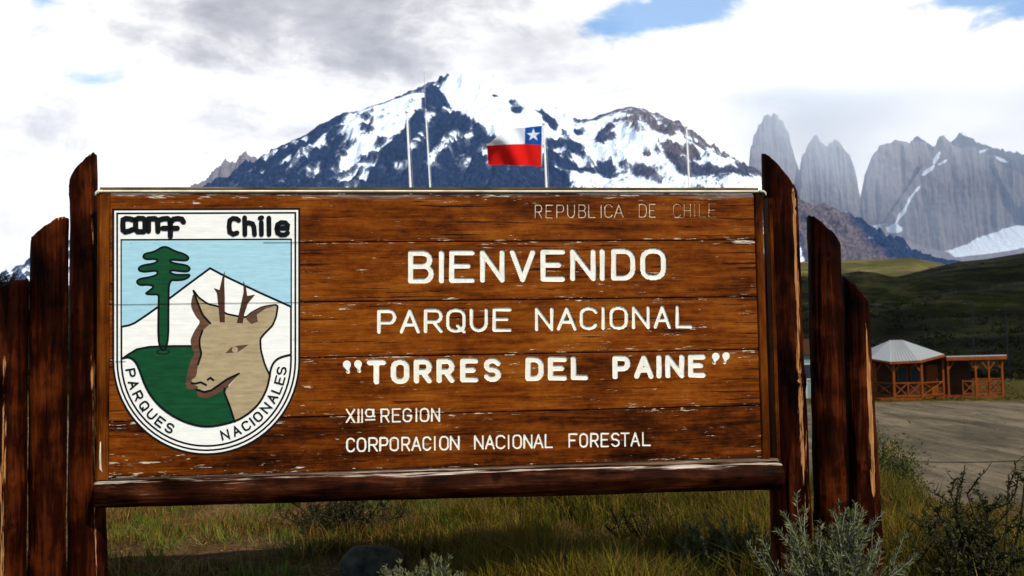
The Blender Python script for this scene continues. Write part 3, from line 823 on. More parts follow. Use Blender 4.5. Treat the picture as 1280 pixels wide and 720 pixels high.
def face_up(v, f):
    """turn every 2D face counter-clockwise"""
    out = []
    for q in f:
        a = sum(v[q[i]][0] * v[q[(i + 1) % len(q)]][1] - v[q[(i + 1) % len(q)]][0] * v[q[i]][1] for i in range(len(q)))
        out.append(q if a > 0 else q[::-1])
    return out

def flat_mesh(name, parts, mat, parent, w0, dw=0.00012):
    """several 2D pieces, each a hair above the one before, on the sign face"""
    V_, F_ = [], []
    for i, (v, f) in enumerate(parts):
        f = face_up(v, f); k = len(V_)
        V_ += [L(p[0], p[1], w0 + i * dw) for p in v]
        F_ += [tuple(a + k for a in q) for q in f]
    return obj(name, V_, F_, mat, parent)

def fill(pts):
    pts = [tuple(p) for p in pts]
    tri = tessellate_polygon([[Vector((p[0], p[1], 0)) for p in pts]])
    return pts, [tuple(q) for q in tri]

STROKES = []                                            # (polyline on the face, half width) to be routed into the planks
LETTERS = []
def put_letter(ch, xl, xr, yt, yb, sw, glyph=None):
    """one letter in a pixel box of the photo -> strokes on the sign's face"""
    hs = sw / 2
    x0, x1, y0, y1 = xl + hs, xr - hs, yb - hs, yt + hs
    if ch == 'I': x0 = x1 = (xl + xr) / 2
    polys = []
    for st in GLYPH[ch]:
        polys.append([S_uv(x0 + (x1 - x0) * gx_, y0 + (y1 - y0) * gy_) for gx_, gy_ in st])
    LETTERS.append((polys, sw * MPP, LETTER if yt > 300 else LETTER_W))
    for p in polys:
        STROKES.append((p, sw * MPP / 2))

def line(chars, top, bot, sw):
    (xa, ta), (xb, tb) = top; (xc, ba), (xd, bb) = bot
    for ch, xl, xr in chars:
        xm = (xl + xr) / 2
        put_letter(ch, xl, xr, ta + (tb - ta) * (xm - xa) / (xb - xa), ba + (bb - ba) * (xm - xc) / (xd - xc), sw)

line([('B', 510.4, 542.4), ('I', 548.6, 555.4), ('E', 561.8, 593.4), ('N', 600.3, 631), ('V', 637.6, 669.4), ('E', 676, 706.7), ('N', 713, 745), ('I', 749.4, 757), ('D', 764.4, 794.6), ('O', 800.8, 832.8)],
     ((510, 313.3), (833, 310)), ((510, 354.3), (833, 349.5)), 6.2)
line([('P', 471.9, 495.5), ('A', 500, 525), ('R', 530.2, 553.5), ('Q', 558, 582.3), ('U', 587.5, 610), ('E', 616, 639.6), ('N', 669, 692), ('A', 696.5, 721), ('C', 725, 747.7), ('I', 752.2, 756.4), ('O', 762.3, 785.2), ('N', 790.4, 812.6), ('A', 817.5, 839), ('L', 845, 865.8)],
     ((472, 387), (866, 381.5)), ((472, 417), (866, 410)), 3.9)
line([('T', 459, 482.5), ('O', 488.8, 512), ('R', 517.6, 540), ('R', 546, 568.4), ('E', 575.6, 598), ('S', 604.7, 626.8), ('D', 657, 680), ('E', 685, 709), ('L', 713.7, 735.5), ('P', 766, 788.4), ('A', 793, 817.6), ('I', 820.6, 827.8), ('N', 832, 856), ('E', 860.5, 882.6)],
     ((459, 449.8), (883, 442.3)), ((459, 480.3), (883, 471.6)), 6.6)
line([('R', 668.4, 678), ('E', 682, 691.5), ('P', 695.5, 705.5), ('U', 709, 719), ('B', 723, 733), ('L', 735.5, 745), ('I', 749.5, 754), ('C', 755.5, 766.5), ('A', 767.5, 780), ('D', 798.6, 809), ('E', 811.5, 820)],
     ((668, 255.5), (896, 254)), ((668, 273), (896, 271.2)), 1.5)
line([('C', 841.7, 852), ('H', 855, 864), ('I', 866.5, 871), ('L', 874, 883), ('E', 886, 896)],
     ((668, 255.5), (896, 254)), ((668, 273), (896, 271.2)), 1.0)
line([('X', 432.5, 444), ('I', 446.3, 450), ('I', 450.8, 454.5), ('a', 456.6, 469), ('R', 476, 487), ('E', 490, 501), ('G', 503.5, 515), ('I', 518.5, 522.5), ('O', 525, 536.5), ('N', 539, 550)],
     ((433, 510.8), (550, 509.5)), ((433, 528.6), (550, 527)), 1.7)
line([('C', 433, 444), ('O', 446.3, 457.7), ('R', 460.8, 472.3), ('P', 474.5, 485.5), ('O', 487.2, 498.6), ('R', 502, 512.6), ('A', 514.5, 526.5), ('C', 528.3, 539.3), ('I', 541.8, 545.4), ('O', 549.4, 561), ('N', 562.7, 574.5), ('N', 593, 604.7), ('A', 606.5, 618.5), ('C', 620, 632), ('I', 634.2, 637.8), ('O', 640.8, 652.4), ('N', 654.6, 665.7),
      ('A', 667, 679.5), ('L', 681.3, 691.3), ('F', 711, 722), ('O', 724.4, 735), ('R', 738, 748.4), ('E', 751, 761.4), ('S', 764, 775), ('T', 776, 787), ('A', 788.5, 800), ('L', 803, 813.8)],
     ((433, 547.3), (814, 539.8)), ((433, 565), (814, 557.4)), 1.7)
# quotation marks: comma-shaped cuts
QUOTES = []
for (xa, xb, ya, yb, fl) in ((428.6, 438.6, 450.5, 464.5, 1), (442.6, 452.4, 450, 463.5, 1), (890, 899.6, 440.8, 453.4, 0), (903, 912.4, 440.2, 452.6, 0)):
    xc, r0 = (xa + xb) / 2, (xb - xa) / 2
    out = [(xc + r0 * math.cos(R(a)), ya + r0 - r0 * math.sin(R(a))) for a in range(-40, 221, 20)]
    tip = (xc + (0.35 if fl else -0.3) * r0, yb)
    out = out + [tip]
    QUOTES.append([S_uv(*p) for p in out])
    STROKES.append(([S_uv(xc, ya + r0), S_uv(xc, ya + r0 + 1)], r0 * MPP * 0.92))
    STROKES.append(([S_uv(xc, ya + r0), S_uv(*tip)], r0 * MPP * 0.45))

# ---- planks, carved where the letters are
GD = 0.0085
edges_v = [V_TOP] + SEAMS + [V_BOT]
rng = np.random.default_rng(4)
for i in range(5):
    v1, v0 = edges_v[i] - 0.0016, edges_v[i + 1] + 0.0016
    nu = 800; nvv = max(30, int((v1 - v0) / 0.0040))
    u = np.linspace(U0, U1, nu)
    vv = np.concatenate([[v0, v0 + .0015], np.linspace(v0 + .004, v1 - .004, nvv), [v1 - .0015, v1]])
    Ug, Vg = np.meshgrid(u, vv, indexing='ij')
    dep = np.zeros(Ug.shape); pnt = np.zeros(Ug.shape)
    for poly, hw in STROKES:
        a = np.array(poly); mg = hw + 0.008
        if a[:, 1].max() + mg < v0 or a[:, 1].min() - mg > v1:
            continue
        iu = np.where((u > a[:, 0].min() - mg) & (u < a[:, 0].max() + mg))[0]
        if len(iu) == 0:
            continue
        sl = slice(iu[0], iu[-1] + 1)
        uu, vw = Ug[sl], Vg[sl]
        dmin = np.full(uu.shape, 9.0)
        for p, q in zip(a[:-1], a[1:]):
            d = q - p; Ls = d @ d + 1e-12
            tt = np.clip(((uu - p[0]) * d[0] + (vw - p[1]) * d[1]) / Ls, 0, 1)
            dmin = np.minimum(dmin, np.hypot(uu - p[0] - tt * d[0], vw - p[1] - tt * d[1]))
        gd = GD if hw > 0.006 else 0.0045
        dep[sl] = np.maximum(dep[sl], gd * (1 - sm(hw - 0.001, hw + 0.0025, dmin)))
        pnt[sl] = np.maximum(pnt[sl], (1.0 if i else 0.55) * (1 - sm(hw - 0.0005, hw + 0.0028, dmin)))
    rim = np.minimum(Vg - v0, v1 - Vg)
    w = -dep - 0.004 * (1 - np.clip(rim / 0.005, 0, 1)) ** 2
    w = w + 0.0006 * fbm(Ug * 3, Vg * 40, 60 + i, 3) + (0.0022 * fbm(Ug * 1.1, Vg * 3, 70 + i, 2) if i in (1, 3) else 0)
    front = np.stack([Ug, -w, Vg], -1).reshape(-1, 3)
    n0 = len(front); nv2 = len(vv)
    V = np.concatenate([front, [(U0, 0.03, v0), (U1, 0.03, v0), (U1, 0.03, v1), (U0, 0.03, v1)]])
    F = [tuple(q) for q in grid_faces(nu, nv2).tolist()]
    bot = [k * nv2 for k in range(nu)]; top = [k * nv2 + nv2 - 1 for k in range(nu)]
    F += [tuple([n0 + 0] + [n0 + 1] + bot[::-1]), tuple(top + [n0 + 2, n0 + 3]), (n0, n0 + 3, n0 + 2, n0 + 1)]
    o = obj('plank', V, F, PLANK, sign, smooth=False)
    z4 = np.zeros(4)
    en_ = (1 - sm(0.0, 0.03, rim)) * (0.5 + 0.9 * vn(Ug * 2.3, Vg * 0 + i, 5))
    wth = np.zeros(Ug.shape)
    if i == 0:
        wth = sm(v1 - 0.07, v1, Vg) * (0.35 + 0.75 * vn(Ug * 1.6, Vg * 0, 12)) * 0.9
        en_ = en_ + 0.5 * sm(v1 - 0.08, v1, Vg)
    if i == 4:
        en_ = en_ + 0.55 * sm(U0 + 1.5, U0 + 0.6, Ug) if False else en_ + 0.35 * (1 - sm(U0 + 0.6, U0 + 1.6, Ug))
    for nme, val in (('grime', (1 - sm(0.0, 0.028, rim)) * 0.75 + 0.35 * sm(U1 - .2, U1, Ug)), ('paint', pnt), ('edge', en_), ('weather', wth), ('split', sm(U1 - 0.30, U1 - 0.02, Ug) * (1 - 0.4 * vn(Ug * 3, Vg * 14, 8 + i)) + 0.6 * (1 - sm(U0, U0 + 0.12, Ug)))):
        attr(o, nme, np.concatenate([val.ravel(), z4]))
MB().box(U0 + .01, U1 - .01, 0.032, 0.05, V_BOT + .01, V_TOP - .005).build('backing_board', BACKM, sign)

for polys, w, lm_ in LETTERS:
    gd = GD if w > 0.012 else 0.0045
    flat_mesh('letter', [ribbon(p, w - 0.0012) for p in polys], lm_, sign, -gd + 0.0007, 0.0002)
for q in QUOTES:
    flat_mesh('letter', [fill(q)], LETTER, sign, -0.0012)

# ---- frame
def prism_u(name, u0, u1, prof, mat, seg=40, wob=0.0015, seed=1, parent=sign, wear_lit=None):
    """moulding along the board: profile in (w, v)"""
    us = np.linspace(u0, u1, seg); V_ = []; W_ = []
    k = len(prof)
    for uu in us:
        dv = wob * float(fbm(uu * 2.0, 0.3, seed)); dw = wob * float(fbm(uu * 2.4, 5.3, seed + 1))
        for (w, v) in prof:
            V_.append(L(uu, v + dv, w + dw)); W_.append(0 if wear_lit is None else wear_lit(uu, w, v))
    F_ = [(i * k + j, i * k + (j + 1) % k, (i + 1) * k + (j + 1) % k, (i + 1) * k + j) for i in range(seg - 1) for j in range(k)]
    F_ += [tuple(range(k))[::-1], tuple(range((seg - 1) * k, seg * k))]
    o = obj(name, V_, F_, mat, parent)
    attr(o, 'wear_lit', W_)
    return o
def prism_v(name, v0, v1, prof, mat, seg=24, wob=0.001, seed=1, wear_lit=0.0):
    """stile up the board: profile in (u, w)"""
    vs = np.linspace(v0, v1, seg); V_ = []; k = len(prof)
    for z in vs:
        du = wob * float(fbm(z * 2.2, 1.7, seed))
        for (u, w) in prof:
            V_.append(L(u + du, z, w))
    F_ = [(i * k + j, i * k + (j + 1) % k, (i + 1) * k + (j + 1) % k, (i + 1) * k + j) for i in range(seg - 1) for j in range(k)]
    F_ += [tuple(range(k)), tuple(range((seg - 1) * k, seg * k))]
    o = obj(name, V_, F_, mat, sign)
    attr(o, 'wear_lit', [wear_lit] * len(V_))
    return o
ul0, ul1 = S_uv(121.5, 420)[0], U0 - 0.002
prism_v('stile', V_BOT - 0.004, V_TOP + 0.001, [(ul0, -.03), (ul1, -.03), (ul1, .006), (ul1 - .006, .011), (ul0 + .012, .011), (ul0, .004)], STILE, wear_lit=0.15)
ur0, ur1 = U1 + 0.002, S_uv(957.5, 410)[0]
prism_v('stile', V_BOT - 0.004, V_TOP + 0.001, [(ur0, -.03), (ur1, -.03), (ur1, .004), (ur1 - .01, .010), (ur0 + .005, .010), (ur0, .005)], STILE, seed=4, wear_lit=0.1)
ue0, ue1 = S_uv(965.5, 410)[0], S_uv(971, 410)[0]
prism_v('batten', V_BOT - 0.03, V_TOP - 0.02, [(ue0, -.05), (ue1, -.05), (ue1, -.006), (ue1 - .006, 0), (ue0 + .004, 0), (ue0, -.006)], STILE, seed=8, wear_lit=0.1)
# cream half-round moulding along the top edge and the weathered cap above it
hr = 0.0062
prof = [(-.028, V_TOP + .003)] + [(.004 + hr * 1.5 * math.cos(R(a)), V_TOP + .003 + hr + hr * math.sin(R(a))) for a in range(-90, 91, 20)] + [(-.028, V_TOP + .003 + 2 * hr)]
prism_u('top_moulding', ul0 + 0.004, ur1 + .004, prof, CREAM, 60, 0.0008, 3)
vt = V_TOP + .003 + 2 * hr + .0015
prism_u('top_cap', ul0 + .01, ur1 - .02, [(-.04, vt), (.008, vt), (.010, vt + .006), (.004, vt + .012), (-.04, vt + .012)], CAPM, 60, 0.0016, 6, wear_lit=lambda u, w, v: 0.25)
# curled moulding ends over the stiles
for uc, sg in ((ul0 + .006, -1), (ur1 + .002, 1)):
    pts = [(uc - sg * .02, V_TOP + .009), (uc + sg * .002, V_TOP + .008), (uc + sg * .010, V_TOP + .001), (uc + sg * .013, V_TOP - .012)]
    MB().tube([L(a, v, .016) for a, v in pts], [.006, .0065, .0055, .003], 10).build('moulding_end', CREAM, sign, True)
# white bead left on the lower part of the left stile
pts = [S_uv(126.5, 552), S_uv(126.0, 570), S_uv(126.5, 586), S_uv(129, 590)]
MB().tube([L(a, v, .0115) for a, v in pts], [.002, .0045, .005, .002], 8).build('bead', CREAM, sign, True)
# moulding between planks and log
vb = V_BOT - .003
prism_u('bottom_moulding', ul0 + .004, ur1 + .035, [(-.03, vb), (.010, vb), (.022, vb - .008), (.026, vb - .020), (.020, vb - .034), (-.03, vb - .034)], MOULD, 60, 0.002, 9, wear_lit=lambda u, w, v: 0.35 if v > vb - .012 else 0.1)

# ---- logs
def log_x(name, a, b, r0, r1, mat, parent, wear_lit, seed=1, n=26, seg=70):
    a, b = np.array(a), np.array(b)
    n, seg = 64, 240
    s_, an = np.meshgrid(np.linspace(0, 1, seg + 1), np.arange(n) * 2 * math.pi / n, indexing='ij')
    r = (r0 + (r1 - r0) * s_) * (1 + 0.07 * fbm(s_ * 12, np.cos(an) * 1.2 + 3, seed, 4) + 0.05 * fbm(s_ * 3, np.sin(an) + 9, seed + 2) + 0.02 * fbm(s_ * 30, an * 7, seed + 4, 3))
    rg = np.random.default_rng(seed)
    for q in range(14):
        a0 = rg.uniform(math.pi * 0.5, math.pi * 1.4); c0_ = rg.random(); hl = rg.uniform(0.03, 0.12)
        r = r * (1 - 0.10 * np.exp(-((an - a0 - 0.15 * np.sin(s_ * 14 + q)) / 0.04) ** 2) * np.clip(1 - ((s_ - c0_) / hl) ** 2, 0, 1) ** 0.5)
    r[0] *= 0.95; r[-1] *= 0.95
    C_ = a[None, None, :] + (b - a)[None, None, :] * s_[..., None]
    V_ = (C_ + np.stack([0 * r, np.cos(an) * r, np.sin(an) * r], -1)).reshape(-1, 3)
    W_ = wear_lit(s_, an + 0.12 * fbm(s_ * 16, s_ * 0, seed + 8, 4)).ravel()
    F_ = [(i * n + k, (i + 1) * n + k, (i + 1) * n + (k + 1) % n, i * n + (k + 1) % n) for i in range(seg) for k in range(n)]
    F_ += [tuple(range(n)), tuple(range(seg * n, seg * n + n))[::-1]]
    o = obj(name, V_, [q[::-1] for q in F_], mat, parent, smooth=True)
    attr(o, 'wear_lit', W_)
    return o
W_LOG = 0.035
a0, a1 = S_uv(118.5, 601, W_LOG)[1], S_uv(118.5, 635, W_LOG)[1]
b0, b1 = S_uv(976, 577, W_LOG)[1], S_uv(976, 612, W_LOG)[1]
uL, uR_ = S_uv(118.5, 617, W_LOG)[0], S_uv(976, 595, W_LOG)[0]
top_wear_highlight = lambda s, an: 0.62 * np.exp(-((an - 2.02) / 0.17) ** 2) * (0.35 + 0.65 * sm(0.34, 0.55, s)) * (0.75 + 0.4 * vn(s * 30, s * 0, 3)) + 0.34 * np.exp(-((an - 1.95) / 0.5) ** 2)  # highlight painted along the beam's upper front, mixed with patchy worn paint
log_x('log_beam', L(uL, (a0 + a1) / 2, W_LOG - 0.012), L(uR_, (b0 + b1) / 2, W_LOG - 0.012), (a0 - a1) / 2, (b0 - b1) / 2, BEAM, sign, top_wear_highlight, 3)

def post(name, tip, low, lower_l, lower_r, Yd, parent, side, seed, wear_at=None, wgain=1.0, zoff=0.0, back=0.0):
    """slant-cut log. tip/low: pixel ends of the cut; lower_l/lower_r: pixel points on its edges further down. side=+1 tip on the right"""
    tp, lw = P(*tip, Yd), P(*low, Yd)
    pl_, pr_ = P(*lower_l, Yd), P(*lower_r, Yd)
    tl, tr_ = (lw, tp) if side > 0 else (tp, lw)
    zc_t = (tl[2] + tr_[2]) / 2
    # edges extrapolated to the ground and to the cut
    def xat(p, q, z):
        return p[0] + (q[0] - p[0]) * (z - p[2]) / (q[2] - p[2])
    gb = float(gz((pl_[0] + pr_[0]) / 2, Yd)) - 0.25
    xl0, xr0 = xat(tl, pl_, gb), xat(tr_, pr_, gb)
    xl1, xr1 = xat(tl, pl_, zc_t), xat(tr_, pr_, zc_t)
    slope = (tr_[2] - tl[2]) / (tr_[0] - tl[0])
    n, seg = 96, 150
    bx, by = (xl0 + xr0) / 2, Yd
    rg = np.random.default_rng(seed)
    s_, an = np.meshgrid(np.linspace(0, 1, seg + 1), np.arange(n) * 2 * math.pi / n, indexing='ij')
    ca, sa = np.cos(an), np.sin(an); e = 0.86
    ux, uy = np.sign(ca) * np.abs(ca) ** e, np.sign(sa) * np.abs(sa) ** e
    ztop = zc_t + slope * ux * (xr1 - xl1) / 2 + 0.006 * (1 - ux * ux) + 0.010 * fbm(ux * 3, uy * 3, seed + 40, 4)
    z = gb + (ztop - gb) * s_
    f_ = (z - gb) / (zc_t - gb)
    cx = ((xl0 + xr0) + f_ * ((xl1 + xr1) - (xl0 + xr0))) / 2
    rr = ((xr0 - xl0) + f_ * ((xr1 - xl1) - (xr0 - xl0))) / 2
    k_ = 0.955 + 0.04 * fbm(z * 2.3, ca * 1.3 + 4, seed) + 0.04 * fbm(z * 7, sa * 2.0 + 8, seed + 1) + 0.02 * fbm(z * 5, an * 9, seed + 2, 3) * (1 - 0 * z)
    for q in range(11):                                # drying checks: narrow vertical splits
        a0 = rg.uniform(math.pi * 0.95, math.pi * 2.05); zc_ = rg.uniform(0.3, zc_t); hl = rg.uniform(0.12, 0.5)
        da = (an - a0 - 0.10 * np.sin(z * 3 + q) - 0.03 * fbm(z * 9, z * 0, q)) 
        k_ = k_ - rg.uniform(0.05, 0.13) * np.exp(-(da / 0.035) ** 2) * np.clip(1 - ((z - zc_) / hl) ** 2, 0, 1) ** 0.5
    for q in range(5):                                 # branch stubs
        a0 = rg.uniform(math.pi * 1.0, math.pi * 2.0); zc_ = rg.uniform(0.2, zc_t - 0.1)
        dd = np.hypot((an - a0) * 0.08, z - zc_)
        k_ = k_ + 0.12 * np.exp(-(dd / 0.030) ** 2) - 0.16 * np.exp(-(dd / 0.011) ** 2)
    rr = rr * k_
    V_ = np.stack([cx + ux * rr - bx, uy * rr * 0.95 + back, z - gb], -1).reshape(-1, 3)
    W_ = np.zeros(z.shape)
    if wear_at:
        c_, wd_, lo_, hi_, g_ = wear_at
        cc = c_ + 0.16 * fbm(z * 1.6, z * 0 + 2, seed + 5, 3)
        W_ = g_ * np.exp(-((ux - cc) / (wd_ * (0.6 + 0.8 * vn(z * 2.2, z * 0, seed + 6)))) ** 2) * (uy < 0.2) * sm(lo_ - .05, lo_ + .05, s_) * (1 - sm(hi_ - .05, hi_ + .05, s_))
    W_ = W_ + 0.45 * (s_ > 0.999)
    F_ = [(i * n + k, i * n + (k + 1) % n, (i + 1) * n + (k + 1) % n, (i + 1) * n + k) for i in range(seg) for k in range(n)]
    F_ += [tuple(range(n))[::-1], tuple(range(seg * n, seg * n + n))]
    o = obj(name, V_, F_, POST, None, smooth=False)
    o.data.polygons.foreach_set('use_smooth', [True] * (len(F_) - 1) + [False])
    attr(o, 'wear_lit', W_)
    o.location = (bx, by, gb)
    if parent is not None:
        M = Matrix.Translation(Vector(SIGN0)) @ Matrix.Rotation(SYAW, 4, 'Z')
        o.parent = parent
        o.location = M.inverted() @ Vector((bx, by, gb))
        o.rotation_euler = (0, 0, -SYAW)
    return o
wg = lambda c, wd, lo=0.0, hi=1.0, g=0.9: (c, wd, lo, hi, g)
BK = 0.10
post('post', (120, 192.5), (88.5, 228), (86, 715), (133, 715), YL + BK, sign, 1, 11, wg(0.85, 0.12, 0, 1, 0.5))
post('post', (951.5, 192), (996, 243), (964, 690), (1016, 690), YR + BK, sign, -1, 22, wg(0.50, 0.22, 0.25, 1.0, 0.9))
o = post('log_post', (84.5, 271), (40, 305), (36, 715), (81, 715), YL - 0.02, None, 1, 33, wg(-0.2, 0.2, 0.0, 0.2, 0.6))
tag(o, 'dark red-brown log post with slanted top, standing just left of the sign', 'post', 'slant-cut log posts flanking the sign')
o = post('log_post', (34, 349), (-13, 379), (-17, 715), (31, 715), YL - 0.10, None, 1, 44, wg(0.30, 0.20, 0.05, 0.86, 0.75))
tag(o, 'leftmost short log post with an orange worn streak, cut off by the picture edge', 'post', 'slant-cut log posts flanking the sign')
o = post('log_post', (1008.5, 270), (1050, 306), (1018, 690), (1062, 690), YR + 0.13, None, -1, 55, wg(0.9, 0.1, 0.3, 1, 0.6))
tag(o, 'middle of the three right-hand log posts, dark with slanted top', 'post', 'slant-cut log posts flanking the sign')
o = post('log_post', (1052, 346), (1086, 381), (1063, 700), (1104, 700), YR + 0.17, None, -1, 66, wg(0.42, 0.26, 0.42, 0.93, 0.95))
tag(o, 'shortest log post farthest right, with a bright bare streak down its edge', 'post', 'slant-cut log posts flanking the sign')

# ------------------------------------------------------------------ painted shield
E1 = lambda x, y: S_uv(120 + x / 1.9464, 230 + y / 1.9459)
E4 = lambda x, y: S_uv(135 + x / 4.968, 255 + y / 4.966)
E6 = lambda x, y: S_uv(220 + x / 4.5, 340 + y / 4.5)
E7 = lambda x, y: S_uv(140 + x / 4.8, 430 + y / 4.8)
def shield(inset, top=None):
    ax, ay, rx = 40 + inset, (60 + inset) if top is None else top, 228.5 - inset
    cx, cy = 268.5, 430
    pts = [(ax, ay), (2 * cx - ax, ay - 1.5)] + [(cx + rx * math.cos(R(a)), cy + (rx + 1) * math.sin(R(a))) for a in range(0, 181, 5)]
    return [E1(*p) for p in pts]
def paint(n_, c, var=0.07):
    """hand-painted colour on the boards: brushed, dusty, chipped along the grain"""
    m, t, b = material(n_, 0.55, 0.25)
    co = t.n('TexCoord').outputs['Object']
    nz = t.noise(t.vm('MULTIPLY', co, (1, 1, 4)), 14, 5, 0.6)
    br = t.noise(t.vm('MULTIPLY', co, (4, 1, 70)), 1.0, 5, 0.6, 0.3)
    col = t.ramp(t.m('ADD', t.m('MULTIPLY', nz, 0.6), t.m('MULTIPLY', br, 0.4)), [(0.36, tuple(q * (1 - var * 1.3) for q in c)), (0.62, tuple(min(1, q * (1 + var)) for q in c))])
    ch = t.noise(t.vm('MULTIPLY', co, (10, 1, 100)), 1.0, 6, 0.66, 0.4)
    zn = t.noise(t.vm('MULTIPLY', co, (3, 1, 5)), 1.0, 3, 0.5)
    chip = t.step(t.m('ADD', ch, t.m('MULTIPLY', zn, 0.14)), 0.755, 0.785)
    t.put(b.inputs['Base Color'], t.mix(t.m('MULTIPLY', chip, 0.8), col, (0.09, 0.045, 0.02)))
    bump(t, b, t.m('SUBTRACT', br, t.m('MULTIPLY', chip, 0.8)), 0.35, 0.003)
    return m
WHITE_P, BLACK_P, BLUE_P = paint('white_paint', (0.78, 0.74, 0.66)), simple('black_paint', (0.006, 0.006, 0.006), 0.5, 0.2, 0.2), paint('sky_blue_paint', (0.33, 0.53, 0.58))
GREEN_P, TAN_P, BROWN_P = paint('dark_green_paint', (0.006, 0.055, 0.018), 0.2), paint('tan_paint', (0.36, 0.265, 0.145), 0.16), paint('brown_paint', (0.105, 0.048, 0.028), 0.25)
ANTLER_P = paint('antler_paint', (0.06, 0.024, 0.013), 0.2)
W0 = 0.0022
emb = flat_mesh('shield_emblem', [fill(shield(0))], BLACK_P, sign, W0)
def piece(name, pts, mat, w, strokes=()):
    return flat_mesh(name, [fill(pts)], mat, emb, W0 + w)
def strokes(name, lines_, width_px, w, mat=None):
    return flat_mesh(name, [ribbon(l, width_px * MPP) for l in lines_], mat or BLACK_P, emb, W0 + w, 0.00005)
piece('white_border', shield(5.0), WHITE_P, .0003)
piece('border_line', shield(9.6), BLACK_P, .0006)
piece('white_field', shield(14.2), WHITE_P, .0009)
piece('panel_line', shield(20.0, 134.0), BLACK_P, .0012)
piece('white_mountain', shield(24.8, 139.5), WHITE_P, .0015)
piece('blue_sky', [E1(*p) for p in ((63.5, 138), (473.5, 136.8), (473.5, 298), (400, 265), (330, 232), (304, 219), (278, 205), (225, 244), (160, 293), (125, 318), (95, 338), (80, 344), (63.5, 347))], BLUE_P, .0018)
ridge_l = [E1(*p) for p in ((63.5, 347), (80, 344), (95, 338), (125, 318), (160, 293), (225, 244), (278, 205), (304, 219), (330, 232), (400, 265), (473.5, 298))]
strokes('ridge_outline', [ridge_l], 2.6, .0021)
hill = [(66, 424), (80, 414), (100, 402), (130, 396), (190, 394), (250, 394), (330, 500), (338, 578)]
ban_l = [(63.5, 424), (82, 420), (98, 432), (108, 455), (118, 485), (134, 515), (158, 543), (190, 566), (230, 584), (275, 592), (338, 578), (370, 560), (398, 534), (416, 500), (423, 470), (425, 452), (432, 434), (446, 422), (473.5, 415)]
piece('green_hill', [E1(*p) for p in hill[:-1] + [(338, 578), (275, 592), (230, 584), (190, 566), (158, 543), (134, 515), (118, 485), (108, 455), (98, 432), (82, 420)]], GREEN_P, .0021)
strokes('hill_outline', [[E1(*p) for p in hill[:6]]], 2.5, .0024)
tree_p = [(350, 258), (420, 295), (480, 312), (505, 335), (490, 352), (450, 350), (392, 345), (385, 360), (420, 370), (490, 380), (512, 400), (500, 420), (450, 418), (395, 410), (385, 425), (415, 440), (470, 440), (515, 438), (490, 465), (440, 475), (380, 470), (377, 600), (376, 905), (312, 905), (316, 600), (318, 560),
          (275, 562), (230, 558), (265, 535), (290, 510), (250, 500), (200, 505), (178, 485), (195, 465), (260, 455), (310, 440), (308, 415), (280, 415), (230, 422), (195, 415), (192, 395), (220, 380), (290, 370), (315, 350), (290, 340), (240, 345), (218, 330), (230, 308), (290, 298)]
def chaikin(p, it=2, r=0.25, closed=True):
    for _ in range(it):
        q = []
        n_ = len(p)
        for i in range(n_ if closed else n_ - 1):
            a_, b_ = p[i], p[(i + 1) % n_]
            q += [(a_[0] * (1 - r) + b_[0] * r, a_[1] * (1 - r) + b_[1] * r), (a_[0] * r + b_[0] * (1 - r), a_[1] * r + b_[1] * (1 - r))]
        p = q if closed else [p[0]] + q + [p[-1]]
    return p
tp_ = chaikin([E4(x, y) for x, y in tree_p], 2)
piece('conifer', tp_, GREEN_P, .0024)
strokes('conifer_outline', [tp_ + [tp_[0]]], 2.5, .0027)
strokes('conifer_root', [[E1(164 + 15 * math.cos(R(a)), 408 + 6 * math.sin(R(a))) for a in range(0, 361, 30)]], 1.2, .0029)
brown = [(100, 105), (82, 190), (112, 250), (140, 280), (105, 330), (80, 385), (95, 440), (107, 455), (75, 520), (55, 620), (65, 660), (115, 660), (125, 705), (180, 712), (270, 665), (360, 570), (420, 500), (300, 300), (195, 250)]
piece('brown_shade', chaikin([E6(*p) for p in brown], 2, 0.2), BROWN_P, .0026)
tan = [(100, 105), (130, 145), (180, 180), (245, 195), (280, 235), (345, 248), (395, 255), (430, 225), (490, 195), (575, 183), (565, 250), (545, 300), (500, 345), (475, 375), (478, 440), (500, 520), (530, 585)]
neck = [(423, 470), (416, 500), (398, 534), (370, 560), (338, 578), (326, 540), (312, 505)]
jaw = [(360, 570), (290, 600), (250, 630), (200, 665), (160, 675), (115, 660), (130, 645), (90, 630), (90, 605), (115, 590), (125, 520), (145, 460), (135, 420), (133, 380), (150, 330), (195, 290), (150, 240), (120, 165)]
piece('deer_head', chaikin([E6(*p) for p in tan] + [E1(*p) for p in neck] + [E6(*p) for p in jaw], 2, 0.15), TAN_P, .0030)
strokes('deer_outline', [chaikin(l_, 2, 0.15, False) for l_ in ([E6(*p) for p in tan] + [E1(*neck[0])], [E6(*p) for p in [(100, 105)] + jaw[::-1][:3]], [E6(*p) for p in jaw[::-1][3:8]], [E6(*p) for p in [(275, 655)]] + [E1(*p) for p in neck[::-1][:3]])], 2.4, .0033)
strokes('deer_mouth', [[E6(*p) for p in ((90, 625), (110, 628), (140, 620), (170, 635))], [E6(*p) for p in ((180, 605), (195, 595), (212, 608))], [E6(*p) for p in ((115, 660), (160, 675), (200, 665), (250, 630), (290, 602), (355, 572))]], 2.6, .0036)
piece('deer_ear_shade', [E6(*p) for p in ((393, 257), (430, 225), (490, 195), (573, 185), (505, 206), (455, 240), (462, 280), (425, 292), (405, 275))], BROWN_P, .0034)
piece('deer_eye', [E6(*p) for p in ((278, 457), (310, 425), (345, 415), (410, 409), (370, 437), (345, 452))], BROWN_P, .0034)
piece('deer_pupil', [E6(333 + 17 * math.cos(R(a)), 437 + 17 * math.sin(R(a))) for a in range(0, 360, 30)], TAN_P, .0038)
